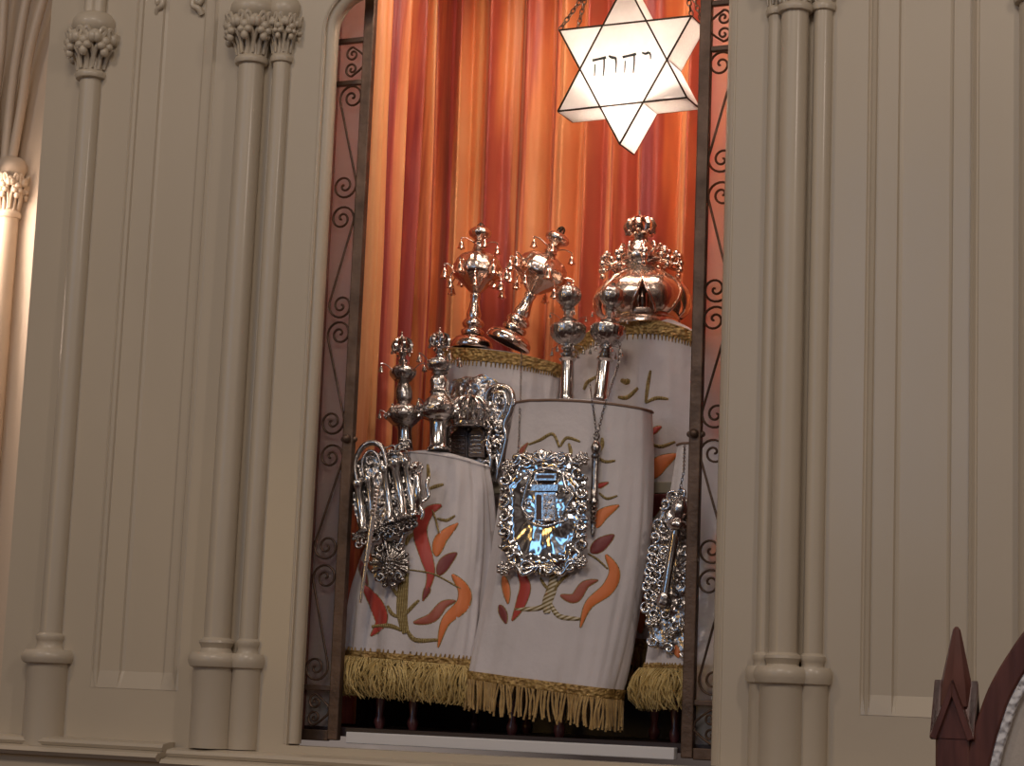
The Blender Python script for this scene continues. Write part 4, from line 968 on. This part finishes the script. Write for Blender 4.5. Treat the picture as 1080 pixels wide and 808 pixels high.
for k in range(10): BL.curl(mb, 378 + 6.6 * k, 574 - 2.4 * k, 4.4, k, 1 if k % 2 else -1, 1.5, .010)
obj('scroll_border', mb, TARN, b2, 60); mb = MB()
for k in range(6): BL.curl(mb, 404 + 5 * k, 478 - 2 * k, 4.6, k * 1.3, 1 if k % 2 else -1, 1.5, .013)
obj('scroll_border', mb, TARN, b2, 60)
# lion at the right flank
mb = MB(); lp = [BL.pt(*p_) for p_ in ((440, 536, .012), (441, 522, .018), (441, 508, .020), (440, 499, .020))]
mb.tube(catmull(lp, 5), [BL.s * x_ for x_ in (4, 4.6, 5.2, 5.8, 6.2, 6.4, 6.2, 6, 5.6, 5.2, 5, 4.8, 4.6, 4.2, 3.8, 3)], 10)
mb.ball(BL.pt(438, 492, .022), 5.2 * BL.s, 9); mb.ball(BL.pt(434.5, 494, .026), 2.8 * BL.s, 7)
for k in range(8): mb.ball(BL.pt(440 + 5 * cos(k * .8), 494 + 5.5 * sin(k * .8), .018), 2.2 * BL.s, 6)
for p_ in ([(440, 508), (433, 504), (430, 498)], [(440, 512), (434, 514), (431, 511)], [(441, 530), (436, 538), (432, 546)], [(442, 532), (446, 540), (444, 548)], [(444, 530), (452, 524), (450, 510), (453, 503)]): BL.tube(mb, p_, 2.2, .018)
obj('lion', mb, SILV, b2, 60)
mb = MB(); pend = super_outline((411, 594), 18, 23, 2.2, .06, 9)
BL.u0, BL.v0 = 411, 594; BL.Y += -.0
rows = []
for i in range(17):
    r = max(i / 16, .01); rows.append([BL.pt(411 + (pend(2 * PI * k / 72)[0] - 411) * r, 594 + (pend(2 * PI * k / 72)[1] - 594) * r, .010 * (1 - r * r) + .002 * cos(14 * 2 * PI * k / 72) * r * (1 - r) * 4) for k in range(72)])
mb.grid(rows, cu=True)
for k in range(14): a = 2 * PI * k / 14; u, v = pend(a); BL.ball(mb, u, v, 2.6, .003)
for k in range(9): BL.ball(mb, 399 + 3 * k, 588 + 3 * sin(k * .4), 1.7, .010)
BL.rosette(mb, 411, 600, 6, .009, 6); BL.ball(mb, 414, 618, 3, .003)
for q in (-1, 1): BL.curl(mb, 411 + 11 * q, 578, 5, 1, q, 2, .008); BL.curl(mb, 411 + 10 * q, 608, 5, 4, -q, 2, .006)
BL.tube(mb, [(404, 562), (406, 572), (408, 580)], 3, .006); BL.tube(mb, [(422, 558), (424, 568), (419, 578)], 3, .006)
obj('shell_pendant', mb, TARN, b2, 60)
mb = MB(); chain(mb, [BL.pt(431, 486, .02), P(428, 474, hD.y + .02), P(422, 462, .2)], .010, .0012); obj('chain', mb, SILV, b2, 60)
# twisted pointer, far left
yb0 = P(0, 0, 0).y
a = BL.pt(398, 512, .062); b = P(380, 636, a.y + .004); s = mpp(398, 510, a.y) * 1.15; BRI = mat('bright_silver', (.9, .87, .85), .25, 1)
t = thing('torah_pointer', 'thin twisted silver pointer with a loop, hanging at the far left of the ark', 'pointer', b)
M = axis_matrix(b, a); L = (a - b).length
mb = MB(); mb.lathe([(1.2 * s, 0), (1.5 * s, .04 * L), (1.9 * s, .34 * L)], M, 10); obj('rod', mb, BRI, t, 50)
mb = MB()
n = 40; mb.lathe([((2.1 + 1.0 * (i % 2)) * s * (.9 + .3 * i / n), (.34 + .66 * i / n) * L) for i in range(n + 1)], M, 10); obj('twisted_grip', mb, BRI, t, 60)
mb = MB(); mb.tube([M @ Vector((3.6 * s * sin(q * PI / 8), 0, L + 5 * s - 6.5 * s * cos(q * PI / 8))) for q in range(16)], 1.3 * s, 6, closed=True); obj('loop', mb, BRI, t, 60)

# breastplate with crown and tablets between the scrolls (hangs on the back left scroll)
hA = mA.hit(520, 450)[0]
BM = Plate((500, 455), hA.y - .035, .1, 0)
b3 = thing('breastplate', 'silver breastplate with an open crown over dark tablets and a big scroll at its right, hung on the back left scroll', 'breastplate', BM.pt(500, 510))
b3['label'] = 'silver breastplate with open crown, tablets and big side scroll, on the back left scroll'
ol3 = super_outline((502, 452), 34, 54, 3, .05, 11); BM.u0, BM.v0 = 502, 452
BM.plate(ol3, lambda r, a, u, v: .004 * (1 - r * r) + .005 * noise.noise(Vector((u * .1, v * .1, 15))) + .003 * noise.noise(Vector((u * .3, v * .3, 19))), REPO, 'plate', b3, 34)
mb = MB(); tb = []
for k in range(11): tb.append((478 + 17 * 0 + (k / 10) * 16, 456 - 5 * sin(PI * k / 10)))
pl = [BM.pt(u, v, .018) for u, v in [(476, 482), (476, 458)] + tb[1:-1] + [(493, 458)]]; pl2 = [BM.pt(u + 18, v, .018) for u, v in [(476, 482), (476, 458)] + tb[1:-1] + [(493, 458)]]
pl = pl + [BM.pt(493, 482, .018)]; pl2 = pl2 + [BM.pt(511, 482, .018)]
mb.slab(pl, Vector((0, .008, 0))); mb.slab(pl2, Vector((0, .008, 0))); obj('tablet', mb, DKSL, b3, 0)
mb = MB()
for u0 in (477.5, 495.5):
    for k in range(5): BM.tube(mb, [(u0 + 1, 460 + 4.4 * k), (u0 + 6, 459.6 + 4.4 * k), (u0 + 12, 460 + 4.4 * k)], .7, .0185, 5, 2)
obj('tablet_lines', mb, TARN, b3, 60)
cbp = BM.pt(494, 449, .030); M = Matrix.Translation(cbp) @ Matrix.Diagonal((BM.s,) * 3 + (1,)); kr = MB()
kr.lathe([(17, -2), (18.5, 0), (17.5, 3), (18.5, 5), (17, 6)], M, 30)
for k in range(10):
    a = 2 * PI * k / 10
    kr.tube([M @ Vector((r * cos(a), r * sin(a), z)) for r, z in ((17, 5), (20, 12), (19, 20), (13, 28), (5, 31), (1, 33))], 1.9 * BM.s, 6)
    kr.ball(M @ Vector((21 * cos(a), 21 * sin(a), 16)), 2.6 * BM.s, 7); kr.ball(M @ Vector((18 * cos(a), 18 * sin(a), 0)), 1.8 * BM.s, 6)
kr.ball(M @ Vector((0, 0, 36)), 3.5 * BM.s, 8); kr.ball(M @ Vector((0, 0, 42)), 2 * BM.s, 7)
obj('open_crown', kr, SILV, b3, 60)
mb = MB()
BM.tube(mb, [(512, 430), (514, 414), (524, 407), (536, 410), (541, 420), (538, 434), (532, 448), (534, 462), (530, 480), (524, 500), (520, 508)], 3.6, .014)
BM.tube(mb, [(520, 425), (522, 415), (530, 414), (534, 424), (530, 438)], 2.6, .017); BM.curl(mb, 526, 424, 6, 0, 1, 2, .014)
BM.tube(mb, [(513, 440), (517, 455), (514, 470), (518, 486), (514, 506)], 3, .014); BM.tube(mb, [(523, 480), (525, 495), (523, 508)], 2.2, .016)
for k in range(9): BM.ball(mb, 519 + 3 * sin(k * 1.7), 442 + 5 * k, 3.2, .016)
for k in range(10): BM.ball(mb, 530 + 11 * cos(-2.4 + k * .33), 420 + 13 * sin(-2.4 + k * .33), 1.7, .018)
for u, v, d in ((514, 448, 1), (526, 452, -1), (513, 468, -1), (524, 470, 1), (540, 424, 1), (512, 490, 1), (528, 462, 1)): BM.curl(mb, u, v, 5, v, d, 1.8, .017)
BM.tube(mb, [(476, 446), (470, 436), (474, 424), (482, 418)], 3, .014); BM.tube(mb, [(470, 456), (466, 466), (470, 480), (476, 492)], 3, .014)
for k in range(7): BM.curl(mb, 473 - 2 * (k % 2), 430 + 9 * k, 4.6, k, 1 if k % 2 else -1, 1.6, .013)
for k in range(6): BM.curl(mb, 474 + 8 * k, 492 + (k % 2) * 3, 4.8, k, 1 if k % 2 else -1, 1.7, .012)
obj('scroll_border', mb, SILV, b3, 60)

# right breastplate on the short scroll, with its pointer
hE = mE.hit(712, 610); hE = hE[0] if hE else P(712, 610, .2)
BR_ = Plate((712, 600), hE.y - .020, .10, .05)
b4 = thing('breastplate', 'ornate silver rococo breastplate on the short front right scroll, partly behind the gate', 'breastplate', BR_.pt(712, 690))
ol4 = super_outline((714, 604), 35, 84, 2.6, .05, 15)
BR_.u0, BR_.v0 = 714, 604
def ol4b(a):
    u, v = ol4(a); f = (v - 520) / 165
    return (714 + (u - 714) * (.50 + .60 * min(1, max(0, f)) ** .8), v)
BR_.plate(ol4b, lambda r, a, u, v: .007 * (1 - r * r) + .006 * noise.noise(Vector((u * .11, v * .11, 25))) + .003 * noise.noise(Vector((u * .3, v * .3, 29))), REPO, 'plate', b4, 40)
mb = MB(); rr_ = random.Random(5)
for k in range(30):
    a = 2 * PI * k / 30; u, v = ol4b(a); BR_.curl(mb, 714 + (u - 714) * .93, 604 + (v - 604) * .95, 6.5, a * 2, 1 if k % 2 else -1, 2.0, .009, 1.2); BR_.ball(mb, u, v, 2.2, .004)
for k in range(26):
    a = 2 * PI * k / 26 + .1; u, v = ol4b(a); q = .55 + .12 * (k % 3); BR_.curl(mb, 714 + (u - 714) * q, 604 + (v - 604) * q, 5.5, a * 3, 1 if k % 2 else -1, 1.8, .013, 1.2)
for k in range(16): BR_.ball(mb, 714 + rr_.uniform(-16, 14), 604 + rr_.uniform(-60, 60), 2.4, .012)
for (u, v) in ((690, 655), (706, 668), (722, 660), (693, 630), (716, 545), (712, 530), (738, 650), (700, 590)): BR_.rosette(mb, u, v, 5, .010, 6)
obj('scroll_border', mb, SILV, b4, 60)
aa = BR_.pt(713, 560, .034); bb = BR_.pt(699, 642, .030); s = BR_.s
t = thing('torah_pointer', 'thick smooth silver pointer lying slantwise over the right-hand breastplate', 'pointer', bb)
M = axis_matrix(bb, aa); L = (aa - bb).length
mb = MB(); mb.lathe([(5 * s, .18 * L), (4.6 * s, .22 * L), (5.2 * s, .90 * L), (6 * s, .93 * L), (5.5 * s, L)], M, 20, lambda a_, z: 1 + .03 * cos(8 * a_)); obj('rod', mb, SILV, t, 50)
mb = MB(); mb.lathe([(5.5 * s, L), (9 * s, 1.03 * L), (10.5 * s, 1.07 * L), (9 * s, 1.12 * L), (5 * s, 1.16 * L), (8 * s, 1.22 * L), (9 * s, 1.3 * L), (6 * s, 1.38 * L), (2 * s, 1.45 * L)], M, 24, lambda a_, z: 1 + .08 * cos(7 * a_)); obj('knob', mb, REPO, t, 50)
mb = MB(); mb.lathe([(3 * s, 0), (6.5 * s, .03 * L), (7.5 * s, .08 * L), (6 * s, .14 * L), (6.5 * s, .17 * L), (5 * s, .2 * L)], M, 24, lambda a_, z: 1 + .08 * cos(7 * a_)); obj('tip', mb, REPO, t, 50)
mb = MB(); chain(mb, [BR_.pt(714, 532, .01), P(721, 498, .18), P(722, 470, .24)], .009, .001); obj('chain', mb, TARN, b4, 60)

# ------------------------------------------------------------------ chair in the foreground
YC = -1.3; sc = mpp(1010, 740, YC)
c0 = P(1008, 800, YC)
ch = thing('pulpit_chair', 'carved mahogany gothic chair with a pointed finial and cream upholstered arched back, lower right', 'chair', (c0.x, YC, FLZ))
px = c0.x; Zp = lambda v: P(1006, v, YC).z
def vert_post(xp):
    mb = MB(); hw = 18 * sc
    mb.box(xp - hw, xp + hw, YC - hw, YC + hw, FLZ, Zp(776)); obj('post', mb, CHAIRW, ch, 0, .003)
    mb = MB(); g = 23 * sc; zb_, za = Zp(781), Zp(722)                      # four gables round the post
    for k in range(4):
        Rm = Matrix.Translation((xp, YC, 0)) @ Matrix.Rotation(k * PI / 2, 4, 'Z')
        tri = [Rm @ Vector(p) for p in ((-g, -g, zb_ + .004), (0, -g, za + .006), (g, -g, zb_ + .004), (g * .72, -g, zb_), (0, -g, za - .016), (-g * .72, -g, zb_))]
        mb.slab([tri[0], tri[1], tri[4], tri[5]], Rm.to_3x3() @ Vector((0, .009, 0))); mb.slab([tri[1], tri[2], tri[3], tri[4]], Rm.to_3x3() @ Vector((0, .009, 0)))
        inn = [Rm @ Vector(p) for p in ((-g * .8, -g * .82, zb_ + .002), (0, -g * .82, za - .004), (g * .8, -g * .82, zb_ + .002))]; mb.slab(inn, Rm.to_3x3() @ Vector((0, g * .8, 0)))
        cr = [Rm @ Vector((q * g, -g, 0)) for q in (0,)]
        mb.slab([Rm @ Vector((-g, -g, zb_ + .004)), Rm @ Vector((0, -g, za + .006)), Rm @ Vector((0, 0, za + .006))], Vector((0, 0, -.005)))
        mb.slab([Rm @ Vector((g, -g, zb_ + .004)), Rm @ Vector((0, 0, za + .006)), Rm @ Vector((0, -g, za + .006))], Vector((0, 0, -.005)))
    obj('gablet', mb, CHAIRW, ch, 0, .0012)
    mb = MB(); M = Matrix.Translation((xp, YC, 0)) @ Matrix.Rotation(PI / 4, 4, 'Z')
    mb.lathe([(19 * sc, Zp(745)), (17 * sc, Zp(724)), (5 * sc, Zp(668)), (4 * sc, Zp(664)), (1.5 * sc, Zp(661))], M, 8); obj('spire', mb, CHAIRW, ch, 20)
# arched back
cxm = 1172
half = [(1003, 980), (1006, 930), (1012, 868), (1022, 806), (1033, 762), (1049, 719), (1080, 669), (1113, 632), (1143, 606), (cxm, 588)]
Q = lambda u, v: Vector((P(u, 740, YC).x, 0, P(1060, v, YC).z))
path = catmull([Vector((u, v, 0)) for u, v in half], 6); full = path + [Vector((2 * cxm - p.x, p.y, 0)) for p in path[::-1][1:]]
def offs(d):
    out = []
    for i, p in enumerate(full):
        t_ = full[min(i + 1, len(full) - 1)] - full[max(i - 1, 0)]; nn = Vector((-t_.y, t_.x, 0)).normalized(); out.append(p + nn * d)
    return out
def arch_band(name, d0, d1, y0, y1, material, bev=.003):
    A, B = offs(d0), offs(d1); mb = MB(); rows = []
    for D, y in ((A, y0), (A, y1), (B, y1), (B, y0)):
        rows.append([Vector((Q(p.x, p.y).x, y, Q(p.x, p.y).z)) for p in D])
    mb.grid(rows, cv=True); return obj(name, mb, material, ch, 30, bev)
arch_band('back_frame', 0, 25, YC - .022, YC + .022, CHAIRW)
arch_band('gimp_trim', 25, 34, YC - .020, YC - .006, GIMP, .002)
A = offs(30); ctrp = Q(cxm, 900); mb = MB(); rows = []
for q in [i / 10 for i in range(11)]:
    rows.append([Vector((Q(p.x, p.y).x, 0, Q(p.x, p.y).z)).lerp(Vector((ctrp.x, 0, ctrp.z)), q * .98) + Vector((0, YC - .008 - .03 * sin(q * PI / 2), 0)) for p in A])
mb.grid(rows); b_n = len(mb.v); obj('back_cushion', mb, UPHOL, ch, 80)
mb = MB(); xl, xr = Q(1003, 980).x, Q(2 * cxm - 1003, 980).x; zs = Q(1003, 980).z
mb.box(xl, xr, YC - .02, YC + .02, zs - .10, zs + .005); obj('lower_rail', mb, CHAIRW, ch, 0, .003)
vert_post(px); vert_post(Q(2 * cxm - 1006, 900).x)
xr2 = Q(2 * cxm - 1006, 900).x; zseat = FLZ + .46
mb = MB(); mb.box(px - .03, xr2 + .03, YC - .55, YC + .02, zseat - .08, zseat - .01); obj('seat_frame', mb, CHAIRW, ch, 0, .004)
mb = MB(); rows = []
for i in range(11):
    rows.append([Vector((lerp(px, xr2, j / 10), lerp(YC - .54, YC - .03, i / 10), zseat - .01 + .06 * (max(0, sin(PI * i / 10)) * max(0, sin(PI * j / 10))) ** .4)) for j in range(11)])
mb.grid(rows); obj('seat', mb, UPHOL, ch, 80)
for x_ in (px, xr2):
    mb = MB(); mb.box(x_ - .022, x_ + .022, YC - .55, YC - .506, FLZ, zseat + .24); obj('leg', mb, CHAIRW, ch, 0, .004)
    mb = MB(); mb.box(x_ - .028, x_ + .028, YC - .58, YC - .02, zseat + .24, zseat + .27); obj('arm', mb, CHAIRW, ch, 0, .006)
